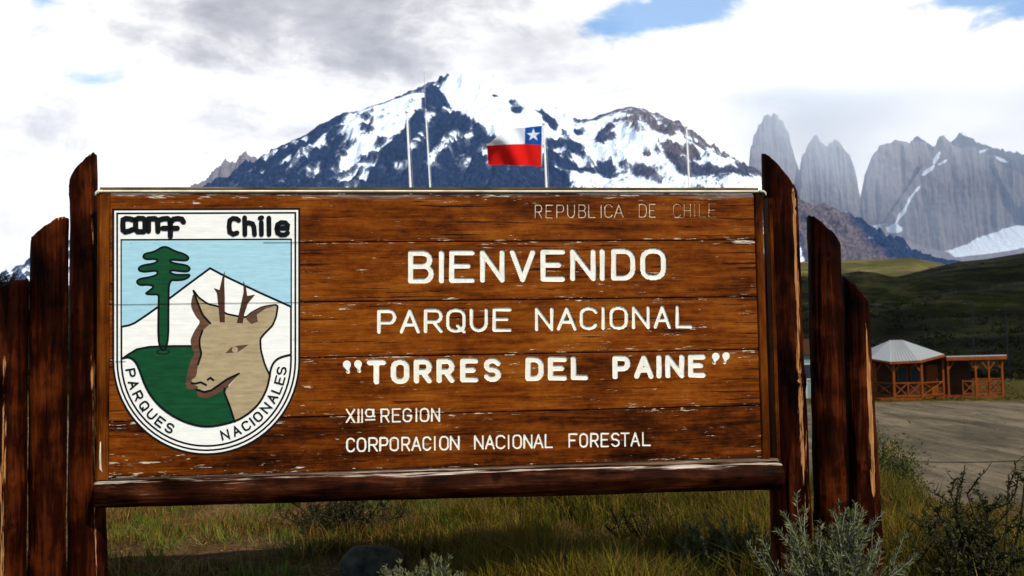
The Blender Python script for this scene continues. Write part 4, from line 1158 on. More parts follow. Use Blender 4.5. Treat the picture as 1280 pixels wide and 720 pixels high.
for q in (((248, 283), (240, 190), (232, 118), (215, 90), (246, 102), (262, 30), (276, -6), (273, 60), (276, 150), (276, 283)), ((343, 287), (365, 190), (382, 110), (380, 50), (395, 85), (402, 135), (446, 127), (406, 175), (386, 235), (377, 287))):
    piece('antler', [E6(*p) for p in q], ANTLER_P, .0040)
strokes('banner_outline', [chaikin([E1(*p) for p in ban_l], 2, 0.25, False)], 2.6, .0042)
# lettering on the shield
def shield_letter(polys, sw):
    flat_mesh('letter', [ribbon(p, sw * MPP) for p in polys], BLACK_P, emb, W0 + .0046, 0.0001)
cx0, cy0 = 140 + 566 / 4.8, 430 + 101 / 4.8
def arc_word(word, angles, r, h, wd):
    for ch, a in zip(word, angles):
        th = R(a)
        out = (math.sin(th), math.cos(th)); rt = (math.cos(th), -math.sin(th))     # pixel directions: outwards, along
        polys = []
        for st in GLYPH[ch]:
            w_ = wd * (0.0 if ch == 'I' else 1.0)
            polys.append([S_uv(cx0 + out[0] * (r - (gy_ - .5) * h) + rt[0] * (gx_ - .5) * w_, cy0 + out[1] * (r - (gy_ - .5) * h) + rt[1] * (gx_ - .5) * w_) for gx_, gy_ in st])
        shield_letter(polys, 2.0)
arc_word('PARQUES', (-81, -72, -63, -54, -45.5, -37, -28.5), 95.2, 10.6, 8.6)
arc_word('NACIONALES', (14.5, 23.5, 31.8, 37.3, 43, 52, 60.6, 68.4, 75.4, 82.6), 95.2, 10.6, 8.4)
EC = lambda x, y: S_uv(140 + x / 12.8, 258 + y / 12.8)
for ls in ([[(345, 215), (290, 200), (225, 195), (185, 215), (180, 300), (185, 380), (220, 408), (280, 395), (340, 370)]],
           [[(385, 210), (385, 370), (420, 405), (510, 405), (535, 380), (535, 215), (500, 195), (430, 192), (385, 215)]],
           [[(590, 395), (590, 200)], [(590, 200), (690, 196), (735, 225), (742, 400)]],
           [[(760, 220), (820, 200), (890, 195), (935, 225), (940, 350)], [(820, 350), (940, 350)]],
           [[(940, 480), (940, 260), (990, 205), (1060, 195), (1120, 205), (1150, 250)], [(940, 350), (1050, 350)]]):
    shield_letter([[EC(*p) for p in l] for l in ls], 6.3)
EH = lambda x, y: S_uv(270 + x / 11.636, 258 + y / 11.636)
for ls in ([[(335, 205), (300, 180), (250, 175), (205, 205), (195, 290), (205, 375), (255, 405), (310, 385)]],
           [[(420, 165), (425, 410)], [(430, 255), (480, 238), (535, 255), (555, 300), (565, 410)]],
           [[(662, 235), (665, 410)], [(645, 172), (670, 165)]],
           [[(772, 170), (775, 410)]],
           [[(885, 318), (1040, 318), (1045, 275), (1010, 238), (950, 235), (900, 265), (888, 320), (900, 385), (950, 415), (1010, 412), (1045, 385)]]):
    shield_letter([[EH(*p) for p in l] for l in ls], 5.8)
# joint between two boards opening through the paint
strokes('seam_crack', [[(S_uv(x_, y_)[0], SEAMS[k] + 0.0004 * math.sin(x_)) for x_ in np.linspace(xa, xb, 24) for y_ in (400,)] for k, xa, xb in ((0, 330, 375), (1, 141, 376), (2, 145, 158))], 0.55, .0052, BACKM)
# ------------------------------------------------------------------ flagpoles and flag
POLE_M = simple('white_pole_paint', (0.62, 0.60, 0.56), 0.45, 0.3, 0.1, 3)
POLE_G = simple('grey_pole_metal', (0.34, 0.35, 0.37), 0.4, 0.4, 0.15, 3)
def flagpole(top, low, Yd, r0, r1, label, mat, mast=None):
    a, c = P(*top, Yd), P(*low, Yd)
    s = (LOT_Z - a[2]) / (c[2] - a[2]); base = a + (c - a) * s
    e = empty('flagpole', base)
    tag(e, label, 'flagpole', 'flagpoles behind the sign')
    d = Vector(a - base)
    MB().tube([(0, 0, -.3), d * .5, d], [r0, (r0 + r1) / 2, r1], 12).build('pole', mat, e, True)
    MB().tube([(0, 0, -.05), (0, 0, .12)], [.2, .17], 14).build('base_collar', POLE_G, e)
    if mast:
        k = Vector(P(*mast, Yd) - base)
        MB().tube([d, k], [r1 * .55, r1 * .3], 8).build('tip_mast', POLE_G, e, True)
        MB().tube([d + Vector((0, 0, -.06)), d + Vector((0, 0, .06))], r1 * 1.8, 10).build('collar', POLE_G, e)
    else:
        v, f = [], []
        for i in range(7):
            for k in range(10):
                ph = -math.pi / 2 + math.pi * i / 6; th = 2 * math.pi * k / 10
                v.append((d.x + 1.7 * r1 * math.cos(ph) * math.cos(th), d.y + 1.7 * r1 * math.cos(ph) * math.sin(th), d.z + r1 * .8 + 1.7 * r1 * math.sin(ph)))
        f = [(i * 10 + k, i * 10 + (k + 1) % 10, (i + 1) * 10 + (k + 1) % 10, (i + 1) * 10 + k) for i in range(6) for k in range(10)]
        obj('finial', v, f, mat, e, True)
    MB().tube([d + Vector((r1 * 2.2, 0, -.1)), d * .5 + Vector((r0 * 1.9, 0, 0)), d * .14 + Vector((r0 * 1.5, 0, 0))], .006, 5).build('halyard', POLE_G, e)
    return base, a
YF = 35.0
flagpole((508.5, 141), (513, 233), YF, .055, .036, 'thick white flagpole farthest left behind the sign', POLE_M)
flagpole((532, 138), (537.5, 233), YF + 3, .042, .026, 'thin flagpole with a needle tip, second from left', POLE_M, mast=(530, 88))
flagpole((679.5, 156), (683, 233), YF, .052, .036, 'white flagpole that carries the red, white and blue flag', POLE_M)
flagpole((858, 160), (861.5, 233), YF, .05, .032, 'white flagpole near the right end of the sign top, without a flag', POLE_M)

def cloth(name, col):
    m, t, b = material(name, 0.75, 0.1)
    co = t.n('TexCoord').outputs['Object']
    nz = t.noise(co, 260, 3, 0.6)
    t.put(b.inputs['Base Color'], t.ramp(nz, [(0.3, tuple(c * .92 for c in col)), (0.7, col)]))
    tr = t.n('BsdfTranslucent', {'Color': tuple(col)})
    mx = t.n('MixShader', {0: 0.25})
    out = m.node_tree.nodes['Material Output']
    m.node_tree.links.new(b.outputs[0], mx.inputs[1]); m.node_tree.links.new(tr.outputs[0], mx.inputs[2]); m.node_tree.links.new(mx.outputs[0], out.inputs[0])
    return m
FL_W, FL_B, FL_R = cloth('flag_white', (0.84, 0.84, 0.86)), cloth('flag_blue', (0.012, 0.085, 0.34)), cloth('flag_red', (0.74, 0.014, 0.010))
_sx = [0, .15, .3, .5, .62, .78, .9, 1]
_ft = lambda s: np.interp(s, _sx, [157.2, 158.2, 159.4, 160, 161.5, 170, 178, 180.3])
_fm = lambda s: np.interp(s, _sx, [181.2, 180.6, 180, 180.2, 180.6, 181.2, 181.8, 181.8])
_fb = lambda s: np.interp(s, _sx, [208.6, 207.4, 206.6, 206.8, 206.2, 206.2, 206.8, 205.5])
_fx = lambda s, q: np.interp(s, _sx, [677.2, 666.8, 657, 643, 634, 622, 613, 607.2]) - np.interp(s, _sx, [1.4, 1.2, 1, .5, .2, -.4, -1.5, -5]) * (0.3 * q) * 1.0
def flag_pt(s, q, off=0.0):
    """s along the flag from the pole, q 0 top .. 1 seam .. 2 bottom"""
    y = _ft(s) + (_fm(s) - _ft(s)) * q if q <= 1 else _fm(s) + (_fb(s) - _fm(s)) * (q - 1)
    dep = 0.10 * s * math.sin(7.5 * s + 0.9 * q) + 0.22 * s * s * math.sin(2.2 * q + 4 * s) + 0.05 * math.sin(15 * s + 2.3 * q) * min(1, s * 4) + 0.25 * s
    if s > .62 and q < 1:
        dep += -(s - .62) * 1.5 * (1 - q)
    return P(_fx(s, q), y, YF + dep + off)
fbase = P(678.5, 182, YF)
flag = empty('flag', fbase)
tag(flag, 'red, white and blue flag with a single white star, blowing left from its pole', 'flag')
def flag_part(name, s0, s1, q0, q1, mat, parent, ns, nq):
    V_ = [tuple(flag_pt(s, q) - fbase) for s in np.linspace(s0, s1, ns) for q in np.linspace(q0, q1, nq)]
    F_ = grid_faces(ns, nq)
    return obj(name, V_, F_, mat, parent, True)
cant = flag_part('blue_canton', 0, .31, 0, 1, FL_B, flag, 16, 12)
flag_part('white_field', .31, 1, 0, 1, FL_W, flag, 34, 14)
flag_part('red_field', 0, 1, 1, 2, FL_R, flag, 48, 16)
star = []
for k in range(10):
    r_ = (0.40 if k % 2 == 0 else 0.16); a = R(90 + 36 * k)
    star.append((0.15 - 0.33 * r_ * math.cos(a), 0.47 - 0.92 * r_ * math.sin(a)))
sv = [tuple(flag_pt(s, q, -0.012) - fbase) for s, q in [(0.15, 0.47)] + star]
obj('star', sv, [(0, 1 + k, 1 + (k + 1) % 10) for k in range(10)], FL_W, cant)
MB().tube([tuple(flag_pt(0, q, 0) - fbase + np.array([.02, 0, 0])) for q in (0, .5, 1, 1.5, 2)], .018, 6).build('hoist_band', FL_W, flag, True)

# ------------------------------------------------------------------ timber cabin across the lot
TIMB = simple('orange_timber', (0.16, 0.036, 0.0035), 0.6, 0.25, 0.3, 6, (1, 1, .3))
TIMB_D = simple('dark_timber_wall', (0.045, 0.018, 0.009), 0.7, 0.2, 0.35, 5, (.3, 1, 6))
ROOFM = simple('galvanised_roof', (0.27, 0.275, 0.27), 0.5, 0.25, 0.08, 8, (3, 1, 1))
GLASS_D, tg, bg_ = material('dark_window_glass', 0.1, 0.5)
bg_.inputs['Base Color'].default_value = (0.02, 0.025, 0.03, 1)
YC = 62.0
K = YC / FPX
c0 = P(1150, 500, YC)
GZ = LOT_Z
cab = empty('timber_cabin', (c0[0], YC, GZ))
tag(cab, 'orange timber cabin with pale metal hip roof and cross-braced veranda rails', 'cabin')
lx = lambda px, y=0.0: float(P(px, 470, YC + y)[0] - c0[0])           # cabin-local metres for a point y metres back
lz = lambda py, px=1150, y=0.0: float(P(px, py, YC + y)[2] - LOT_Z)
D0 = 0.14                                              # deck top
MB().box(lx(1092, 1), lx(1152) + .05, -.1, 4.6, .02, D0).box(lx(1152) + .052, lx(1180, 1.2), 1.15, 4.6, .02, D0).build('deck', TIMB, cab)
MB().box(lx(1182, 1.1), lx(1256, 1.1), 1.05, 4.4, .02, D0 + .003).build('deck', TIMB, cab)
EAV = lz(453.5, 1130)
def cpost(px, y, h, w=.13, br=(-1, 1), dark=False):
    MB().box(lx(px, y) - w / 2, lx(px, y) + w / 2, y - w / 2, y + w / 2, D0 + .004, h).build('post', TIMB, cab)
    for s in br:
        MB().bar((lx(px, y) + s * .07, y, h - .52), (lx(px, y) + s * .42, y, h - .06), .075).build('bracket', TIMB, cab)
def rail(xa, ya, xb, yb, n, z1=None):
    z1 = z1 or lz(478.5)
    zb = D0 + .16
    for z in (z1, zb):
        MB().bar((xa, ya, z), (xb, yb, z), .07, .075).build('rail', TIMB, cab)
    for i in range(n):
        p = [xa + (xb - xa) * (i + .06) / n, ya + (yb - ya) * (i + .06) / n]; q = [xa + (xb - xa) * (i + .94) / n, ya + (yb - ya) * (i + .94) / n]
        MB().bar((p[0], p[1], zb + .03), (q[0], q[1], z1 - .03), .055, .05).build('cross_brace', TIMB, cab)
        MB().bar((p[0], p[1] + .056, z1 - .03), (q[0], q[1] + .056, zb + .03), .05, .05).build('cross_brace', TIMB, cab)
        if i:
            u_ = i / n
            MB().bar((xa + (xb - xa) * u_, ya + (yb - ya) * u_, D0 + .01), (xa + (xb - xa) * u_, ya + (yb - ya) * u_, z1 + .06), .085).build('rail_post', TIMB, cab)
cpost(1117, 0, EAV); cpost(1152, 0, EAV, br=(-1,)); cpost(1179, 1.3, EAV + .1, br=()); cpost(1094, 1.4, EAV, br=(1,))
cpost(1185, 1.12, lz(450, 1220, 1.1), .12, (1,)); cpost(1219.5, 1.12, lz(450, 1220, 1.1), .12); cpost(1252.5, 1.12, lz(450, 1220, 1.1), .12, (-1,)); cpost(1236, 4.2, lz(450, 1220, 1.1) - .16, .11); cpost(1206, 4.2, lz(450, 1220, 1.1) - .16, .11); cpost(1253, 4.2, lz(450, 1220, 1.1) - .16, .11, (-1,))
rail(lx(1117, 0), 0, lx(1152, 0), 0, 2); rail(lx(1152, .02), .02, lx(1179, 1.3), 1.3, 1); rail(lx(1094, 1.4), 1.4, lx(1117, .02), .02, 1)
rail(lx(1203, 1.12), 1.12, lx(1219.5, 1.12), 1.12, 1); rail(lx(1219.5, 1.12), 1.12, lx(1252.5, 1.12), 1.12, 2); rail(lx(1252.5, 1.15), 1.15, lx(1253, 4.2), 4.2, 2); rail(lx(1206, 4.2), 4.2, lx(1253, 4.2), 4.2, 3)
MB().box(lx(1202.4, 1.1), lx(1203.6, 1.1), 1.08, 1.16, D0, lz(476.5)).build('rail_post', TIMB, cab)
# room behind the veranda, boarded, with door and windows
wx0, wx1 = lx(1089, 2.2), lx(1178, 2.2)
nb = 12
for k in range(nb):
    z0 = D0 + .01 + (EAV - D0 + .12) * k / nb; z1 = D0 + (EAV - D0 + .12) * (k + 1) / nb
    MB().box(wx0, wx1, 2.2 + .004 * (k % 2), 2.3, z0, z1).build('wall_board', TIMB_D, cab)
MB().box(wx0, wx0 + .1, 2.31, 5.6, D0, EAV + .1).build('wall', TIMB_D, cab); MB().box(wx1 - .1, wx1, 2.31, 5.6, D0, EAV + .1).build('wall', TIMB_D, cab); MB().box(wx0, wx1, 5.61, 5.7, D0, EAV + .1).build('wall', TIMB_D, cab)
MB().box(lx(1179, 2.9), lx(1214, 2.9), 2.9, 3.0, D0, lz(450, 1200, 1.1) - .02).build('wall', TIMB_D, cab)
for xa, xb, za, zb in ((1122, 1133, 1.05, 1.85), (1139, 1149, 1.05, 1.85)):
    w_ = MB().box(lx(xa, 2.2), lx(xb, 2.2), 2.17, 2.195, D0 + za - .1, D0 + zb).build('window', GLASS_D, cab)
    MB().box(lx(xa, 2.2) - .05, lx(xb, 2.2) + .05, 2.15, 2.168, D0 + zb, D0 + zb + .06).box(lx(xa, 2.2) - .05, lx(xb, 2.2) + .05, 2.15, 2.168, D0 + za - .17, D0 + za - .1).box(lx(xa, 2.2) - .06, lx(xa, 2.2), 2.15, 2.168, D0 + za - .1, D0 + zb).box(lx(xb, 2.2), lx(xb, 2.2) + .06, 2.15, 2.168, D0 + za - .1, D0 + zb).build('window_frame', TIMB, w_)
dr = MB().box(lx(1158, 2.2), lx(1172, 2.2), 2.16, 2.195, D0 + .01, D0 + 1.95).build('door', TIMB, cab)
MB().box(lx(1170, 2.2), lx(1171, 2.2), 2.12, 2.155, D0 + .95, D0 + 1.05).build('handle', ROOFM, dr)
# hip roof over the room and veranda: eave ring of five corners in front, short ridge
ev = [(lx(1088, 1.2), 1.2, lz(450, 1088, 1.2)), (lx(1113, -.45), -.45, lz(454.2, 1113, -.45)), (lx(1151, -.45), -.45, lz(452.4, 1151, -.45)), (lx(1181.5, 1.0), 1.0, lz(444.8, 1181, 1.0)), (lx(1181.5, 1.0), 6.4, lz(447.5, 1181, 6.4)), (lx(1084, 2.4), 6.4, lz(450, 1084, 6.4)), (lx(1084, 2.4), 2.4, lz(450, 1084, 2.4))]
rd = [(lx(1114, 2.9), 2.9, lz(427.2, 1114, 2.9)), (lx(1130.5, 2.9), 2.9, lz(427, 1130, 2.9))]
th_ = 0.05
v = [(x, y, z + .1) for x, y, z in ev] + [(x, y, z + .1) for x, y, z in rd]
f = [(0, 1, 7), (1, 2, 8, 7), (2, 3, 8), (3, 4, 8), (4, 5, 7, 8), (5, 6, 7), (6, 0, 7)]
roof = obj('roof', v, f + [(6, 5, 4, 3, 2, 1, 0)], ROOFM, cab)
for i in range(7):
    a_, b_ = Vector(ev[i]), Vector(ev[(i + 1) % 7])
    MB().bar(a_ + Vector((0, 0, .02)), b_ + Vector((0, 0, .02)), .15, .045).build('fascia', TIMB, roof)
for k in range(1, 9):                                  # standing seams on the front slope
    s_ = k / 9
    a_ = Vector(v[1]).lerp(Vector(v[2]), s_) + Vector((0, 0, .012)); b_ = Vector(v[7]).lerp(Vector(v[8]), s_) + Vector((0, 0, .012))
    MB().bar(a_, b_, .02, .02).build('roof_seam', ROOFM, roof)
# lean-to roof over the right veranda
zf = lambda px, py: lz(py, px, .75)
xa_, xb_ = lx(1184, .75), lx(1259.5, .75)
za_, zb_ = zf(1184, 446.4), zf(1259.5, 444.6)
r2 = MB().add([(xa_, .75, za_), (xb_, .75, zb_), (xb_, 4.8, zb_ - .3), (xa_, 4.8, za_ - .3), (xa_, .75, za_ + .07), (xb_, .75, zb_ + .07), (xb_, 4.8, zb_ - .23), (xa_, 4.8, za_ - .23)],
              [(0, 3, 2, 1), (4, 5, 6, 7), (0, 1, 5, 4), (1, 2, 6, 5), (2, 3, 7, 6), (3, 0, 4, 7)]).build('veranda_roof', ROOFM, cab)
MB().bar((xa_, .77, za_ - .11), (xb_, .77, zb_ - .11), .22, .05).build('fascia', TIMB, r2)
MB().bar((xb_ - .03, .82, zb_ - .11), (xb_ - .03, 4.75, zb_ - .41), .2, .05).build('fascia', TIMB, r2)
for k in range(5):
    y_ = 1.15 + k * .78
    MB().bar((xa_ + .05, y_, za_ - .10 - .3 * (y_ - .75) / 4.05), (xb_ - .08, y_, zb_ - .10 - .3 * (y_ - .75) / 4.05), .1, .06).build('rafter', TIMB, r2)
for k in range(2):
    MB().box(lx(1186, .9), lx(1201, .9), .72 - .3 * (1 - k), 1.03 - .3 * (1 - k) - .002, 0, .05 + .05 * k).build('step', TIMB_D, cab)

# small pale hut partly seen between the right-hand posts
h0 = P(1003, 500, 66)
hut = empty('small_hut', (h0[0], 66, LOT_Z))
tag(hut, 'small grey-green hut glimpsed in the gap between two right-hand log posts', 'hut')
HUTM = simple('grey_green_boards', (0.16, 0.19, 0.17), 0.7, 0.2, 0.2, 6, (1, 1, 5)); HUTW = simple('hut_white_trim', (0.3, 0.3, 0.28), 0.6, 0.2, 0.1)
MB().box(-2.2, 1.0, 0, 3, 0, 5.2 * .55).build('wall', HUTM, hut)
MB().add([(-2.5, -.3, 2.87), (1.3, -.3, 2.87), (1.3, 3.3, 2.87), (-2.5, 3.3, 2.87), (-2.5, 1.5, 3.9), (1.3, 1.5, 3.9)], [(0, 1, 5, 4), (2, 3, 4, 5), (1, 2, 5), (3, 0, 4), (0, 3, 2, 1)]).build('roof', TIMB_D, hut)
w_ = MB().box(-.2, .75, -.03, -.004, 1.3, 2.2).build('window', GLASS_D, hut)
MB().box(-.28, .83, -.06, -.032, 2.2, 2.32).box(-.28, .83, -.06, -.032, 1.18, 1.3).build('window_frame', HUTW, w_)
MB().box(.2, .36, -.05, -.004, 0, 1.15).build('corner_post', HUTW, hut)

# lamp posts on the slope behind the cabin
DARKM = simple('dark_lamp_metal', (0.03, 0.035, 0.035), 0.5, 0.3, 0.2)
for px, py, yb, lab in ((1217.5, 378, 447, 'tall thin lamp post on the dark slope straight above the cabin veranda'), (1259.5, 386, 446, 'thin lamp post on the dark slope at the far right of the cabin')):
    Yl = 76.0
    a = P(px, py, Yl); b_ = P(px + .5, yb + 6, Yl); g_ = float(gz(b_[0], Yl))
    e = tag(empty('lamp_post', (b_[0], Yl, g_)), lab, 'lamp post', 'lamp posts behind the cabin')
    h = a[2] - g_
    MB().tube([(0, 0, -.2), (0, 0, h)], [.06, .035], 8).build('pole', DARKM, e, True)
    MB().tube([(0, 0, h - .05), (-.25, 0, h + .08), (-.45, 0, h + .06)], .03, 6).build('arm', DARKM, e, True)
    MB().box(-.75, -.38, -.12, .12, h - .04, h + .06).build('lamp_head', DARKM, e)
    MB().box(-.70, -.43, -.08, .08, h - .06, h - .041).build('lens', HUTW, e)

# orange stake with a slack wire along the near edge of the lot
Yw = 23.2
s0 = P(1110.5, 553, Yw); sb = float(gz(s0[0], Yw))
ORANGE = simple('faded_orange_paint', (0.22, 0.06, 0.03), 0.6, 0.2, 0.25, 9)
WIREM = simple('dark_wire', (0.02, 0.018, 0.016), 0.6, 0.3, 0.2)
stk = tag(empty('marker_stake', (s0[0], Yw, sb)), 'faded orange stake standing behind the green shrub right of the posts', 'stake')
MB().tube([(0, 0, -.2), (.02, 0, (s0[2] - sb) * .6), (.0, 0, s0[2] - sb)], [.05, .048, .04], 8).build('shaft', ORANGE, stk, True)
MB().tube([(.01, 0, (s0[2] - sb) - .55), (.01, 0, (s0[2] - sb) - .42)], .058, 8).build('band', HUTW, stk)
far = P(1345, 571, Yw)
e2 = float(gz(far[0], Yw))
pts = []
wa = P(1111, 575.5, Yw)
for i in range(25):
    s_ = i / 24
    p = wa + (far - wa) * s_; p[2] -= 0.16 * 4 * s_ * (1 - s_) * .5
    pts.append(tuple(p))
tag(MB().tube(pts, .012, 5).build('wire', WIREM), 'thin dark wire stretched across the gravel lot to the right', 'wire')

# ------------------------------------------------------------------ plants
def leaf_mat(name, rough=0.6, trans=0.25):
    m, t, b = material(name, rough, 0.2)
    col = t.n('Attribute', attribute_name='tint').outputs['Color']
    t.put(b.inputs['Base Color'], col)
    tr = t.n('BsdfTranslucent', {'Color': col})
    mx = t.n('MixShader', {0: trans})
    out = m.node_tree.nodes['Material Output']
    m.node_tree.links.new(b.outputs[0], mx.inputs[1]); m.node_tree.links.new(tr.outputs[0], mx.inputs[2]); m.node_tree.links.new(mx.outputs[0], out.inputs[0])
    return m
LEAF = leaf_mat('leaves')
GRASS = leaf_mat('grass_blades', 0.65, 0.2)
TWIG = simple('dark_twig', (0.022, 0.014, 0.010), 0.8, 0.15, 0.4, 40)
TWIG_S = simple('silver_stem', (0.20, 0.20, 0.16), 0.8, 0.1, 0.3, 60)
TWIG_B = simple('brown_twig', (0.075, 0.045, 0.026), 0.8, 0.1, 0.4, 40)

def leaf_quads(origins, dirs, length, width, rng, tints, curl=0.2):
    """each leaf: a bent four-point blade"""
    n = len(origins)
    o = np.asarray(origins); d = np.asarray(dirs); d = d / (np.linalg.norm(d, axis=1, keepdims=True) + 1e-9)
    up = rng.normal(size=(n, 3)); s = np.cross(d, up); s /= (np.linalg.norm(s, axis=1, keepdims=True) + 1e-9)
    nn = np.cross(s, d)
    Ln = np.asarray(length).reshape(-1, 1) * np.ones((n, 1)); Wd = np.asarray(width).reshape(-1, 1) * np.ones((n, 1))
    mid = o + d * Ln * 0.5 + nn * Ln * curl * 0.3
    v = np.stack([o, mid + s * Wd / 2, o + d * Ln + nn * Ln * -curl * 0.3, mid - s * Wd / 2], 1).reshape(-1, 3)
    f = np.arange(n * 4).reshape(n, 4)
    return v, f, np.repeat(tints, 4, 0)

def tints_of(rng, n, a, b, bright=0.25):
    k = rng.random((n, 1))
    c = np.asarray(a) * (1 - k) + np.asarray(b) * k
    return c * (1 + bright * rng.normal(size=(n, 1)).clip(-1.5, 1.5))

def stem_line(rng, p, d, length, seg=7, up=0.25, jit=0.12):
    pts = [np.array(p, float)]; d = np.array(d, float); d /= np.linalg.norm(d)
    for i in range(seg):
        d = d + np.array([0, 0, up / seg]) + rng.normal(size=3) * jit
        d /= np.linalg.norm(d)
        pts.append(pts[-1] + d * length / seg)
    return np.array(pts)

def shrub(name, label, cat, loc, stems, leaves, twig, group=None, leaf=LEAF):
    e = tag(empty(name, loc), label, cat, group)
    mb = MB()
    for pts, r0, r1 in stems:
        mb.tube([tuple(p) for p in pts], list(np.linspace(r0, r1, len(pts))), 5)
    o = mb.build('stems', twig, e); o['kind'] = 'stuff'
    if leaves is not None:
        v, f, c = leaves
        o = obj('foliage', v, f, leaf, e); vcol(o, 'tint', c); o['kind'] = 'stuff'
    return e

def silver_shrub(label, px, py_top, Yd, width, nst, seed, lean=0.0):
    rng = np.random.default_rng(seed)
    base = P(px, 600, Yd); gzb = float(gz(base[0], Yd))
    H = P(px, py_top, Yd)[2] - gzb
    st, O_, D_, Ln = [], [], [], []
    for k in range(nst):
        a = rng.random() * 2 * math.pi; rr = width * math.sqrt(rng.random())
        tipx, tipy = rr * math.cos(a), rr * math.sin(a) * .7
        h = H * (0.55 + 0.45 * rng.random()) * (1 - 0.35 * rr / width)
        p0 = np.array([tipx * .25 + rng.normal() * .02, tipy * .25 + rng.normal() * .02, -.02])
        d = np.array([tipx * .9 + lean * h, tipy * .9, h])
        main = stem_line(rng, p0, d, np.linalg.norm(d), 8, 0.12, 0.09)
        st.append((main, .0042, .0018))
        subs = [main]
        for j in range(rng.integers(2, 5)):
            i = rng.integers(3, 8)
            dd = (main[i] - main[i - 1]) * 6 + rng.normal(size=3) * .08; dd[2] = abs(dd[2]) + .03
            sub = stem_line(rng, main[i], dd, (0.10 + .14 * rng.random()) * H / .5, 5, 0.3, 0.1)
            st.append((sub, .0024, .0012)); subs.append(sub)
        for s_ in subs:
            L_ = len(s_)
            n = 80 if s_ is main else 52
            tt = (0.25 + 0.75 * rng.random(n)) * (L_ - 1) if s_ is main else rng.random(n) * (L_ - 1)
            i0 = np.minimum(tt.astype(int), L_ - 2); fr = (tt - i0)[:, None]
            pos = s_[i0] * (1 - fr) + s_[i0 + 1] * fr
            dr = s_[i0 + 1] - s_[i0]; dr /= np.linalg.norm(dr, axis=1, keepdims=True)
            out = rng.normal(size=(n, 3)); out -= dr * np.sum(out * dr, 1, keepdims=True); out /= np.linalg.norm(out, axis=1, keepdims=True)
            O_.append(pos); D_.append(dr * 0.8 + out * 0.75); Ln.append(0.022 + .030 * rng.random(n) * (1.1 - tt / L_))
    O_, D_, Ln = np.concatenate(O_), np.concatenate(D_), np.concatenate(Ln)
    tn = tints_of(rng, len(O_), (0.050, 0.055, 0.014), (0.20, 0.19, 0.080))
    hi = np.clip(O_[:, 2:3] / H, 0, 1)
    tn = tn * (0.75 + 0.4 * rng.random((len(O_), 1)))
    return shrub('silver_shrub', label, 'shrub', (base[0], Yd, gzb), st, leaf_quads(O_, D_, Ln, 0.0062, rng, tn), TWIG_S, 'silvery shrubs round the posts')

silver_shrub('large silver-green shrub growing in front of the right-hand log posts', 1038, 624, 4.42, .25, 50, 1)
silver_shrub('dark silver-green shrub left of the tall right sign post, under the log', 912, 648, 5.65, .26, 30, 2, -.15)
silver_shrub('low silver shrub to the right of the shortest log post', 1122, 662, 5.75, .20, 26, 3, .05)
silver_shrub('small whitish shrub at the bottom edge beside the boulder', 533, 690, 4.75, .20, 24, 4)

def dark_shrub(label, px, top, Yd, width, nst, seed, leafy=1.0, tall=()):
    rng = np.random.default_rng(seed)
    base = P(px, 600, Yd); gzb = float(gz(base[0], Yd))
    H = P(px, top, Yd)[2] - gzb
    st, O_, D_ = [], [], []
    tips = [(rng.normal() * width * .6, rng.normal() * width * .4, H * (0.5 + .5 * rng.random())) for _ in range(nst)]
    for tpx, tpy in tall:
        q = P(tpx, tpy, Yd); tips.append((q[0] - base[0], 0.02, q[2] - gzb))
    for ti, (tx_, ty_, tz_) in enumerate(tips):
        d = np.array([tx_, ty_, tz_]) * .95
        main = stem_line(rng, (tx_ * .2, ty_ * .2, -.03), d, np.linalg.norm(d), 9, 0.05, 0.10 if ti < nst else .04)
        st.append((main, .0085, .0028))
        for j in range(rng.integers(3, 7)):
            i = rng.integers(3, 10)
            dd = rng.normal(size=3) * .5; dd[2] = abs(dd[2]) * .6 + .25
            sub = stem_line(rng, main[min(i, 9)], dd, .06 + .14 * rng.random(), 4, .1, .12)
            st.append((sub, .004, .0018))
            for q in range(2):
                ss = stem_line(rng, sub[rng.integers(1, 5)], rng.normal(size=3) + np.array([0, 0, .5]), .03 + .05 * rng.random(), 3, .1, .15)
                st.append((ss, .0024, .0012))
            n = int(16 * leafy)
            if n:
                tt = rng.random(n) * 3.99; i0 = tt.astype(int); fr = (tt - i0)[:, None]
                O_.append(sub[i0] * (1 - fr) + sub[i0 + 1] * fr + rng.normal(size=(n, 3)) * .004); D_.append(rng.normal(size=(n, 3)) + np.array([0, 0, .4]))
        n = int(22 * leafy)
        if n:
            tt = (0.3 + .7 * rng.random(n)) * 8.99; i0 = tt.astype(int); fr = (tt - i0)[:, None]
            O_.append(main[i0] * (1 - fr) + main[np.minimum(i0 + 1, 9)] * fr + rng.normal(size=(n, 3)) * .006); D_.append(rng.normal(size=(n, 3)) + np.array([0, 0, .4]))
    lv = None
    if O_:
        O_, D_ = np.concatenate(O_), np.concatenate(D_)
        lv = leaf_quads(O_, D_, 0.012 + .018 * rng.random(len(O_)), 0.0095, rng, tints_of(rng, len(O_), (0.016, 0.020, 0.006), (0.075, 0.070, 0.020)))
    return shrub('thorny_shrub', label, 'shrub', (base[0], Yd, gzb), st, lv, TWIG)
dark_shrub('dark thorny shrub with stiff bare twigs filling the bottom right corner', 1238, 600, 4.95, .36, 19, 7, 2.6, tall=((1283, 540), (1206, 602), (1262, 578), (1236, 610)))
dark_shrub('tangled dark thorny shrub low beside the shortest right post', 1172, 632, 5.6, .16, 12, 8, 1.6)
dark_shrub('dead dark twiggy bush under the left half of the log', 425, 618, 7.0, .34, 40, 9, 1.2)
dark_shrub('thin dark twigs standing in the grass under the right half of the log', 800, 634, 6.3, .25, 7, 10, 0.3, tall=((808, 634), (833, 640)))

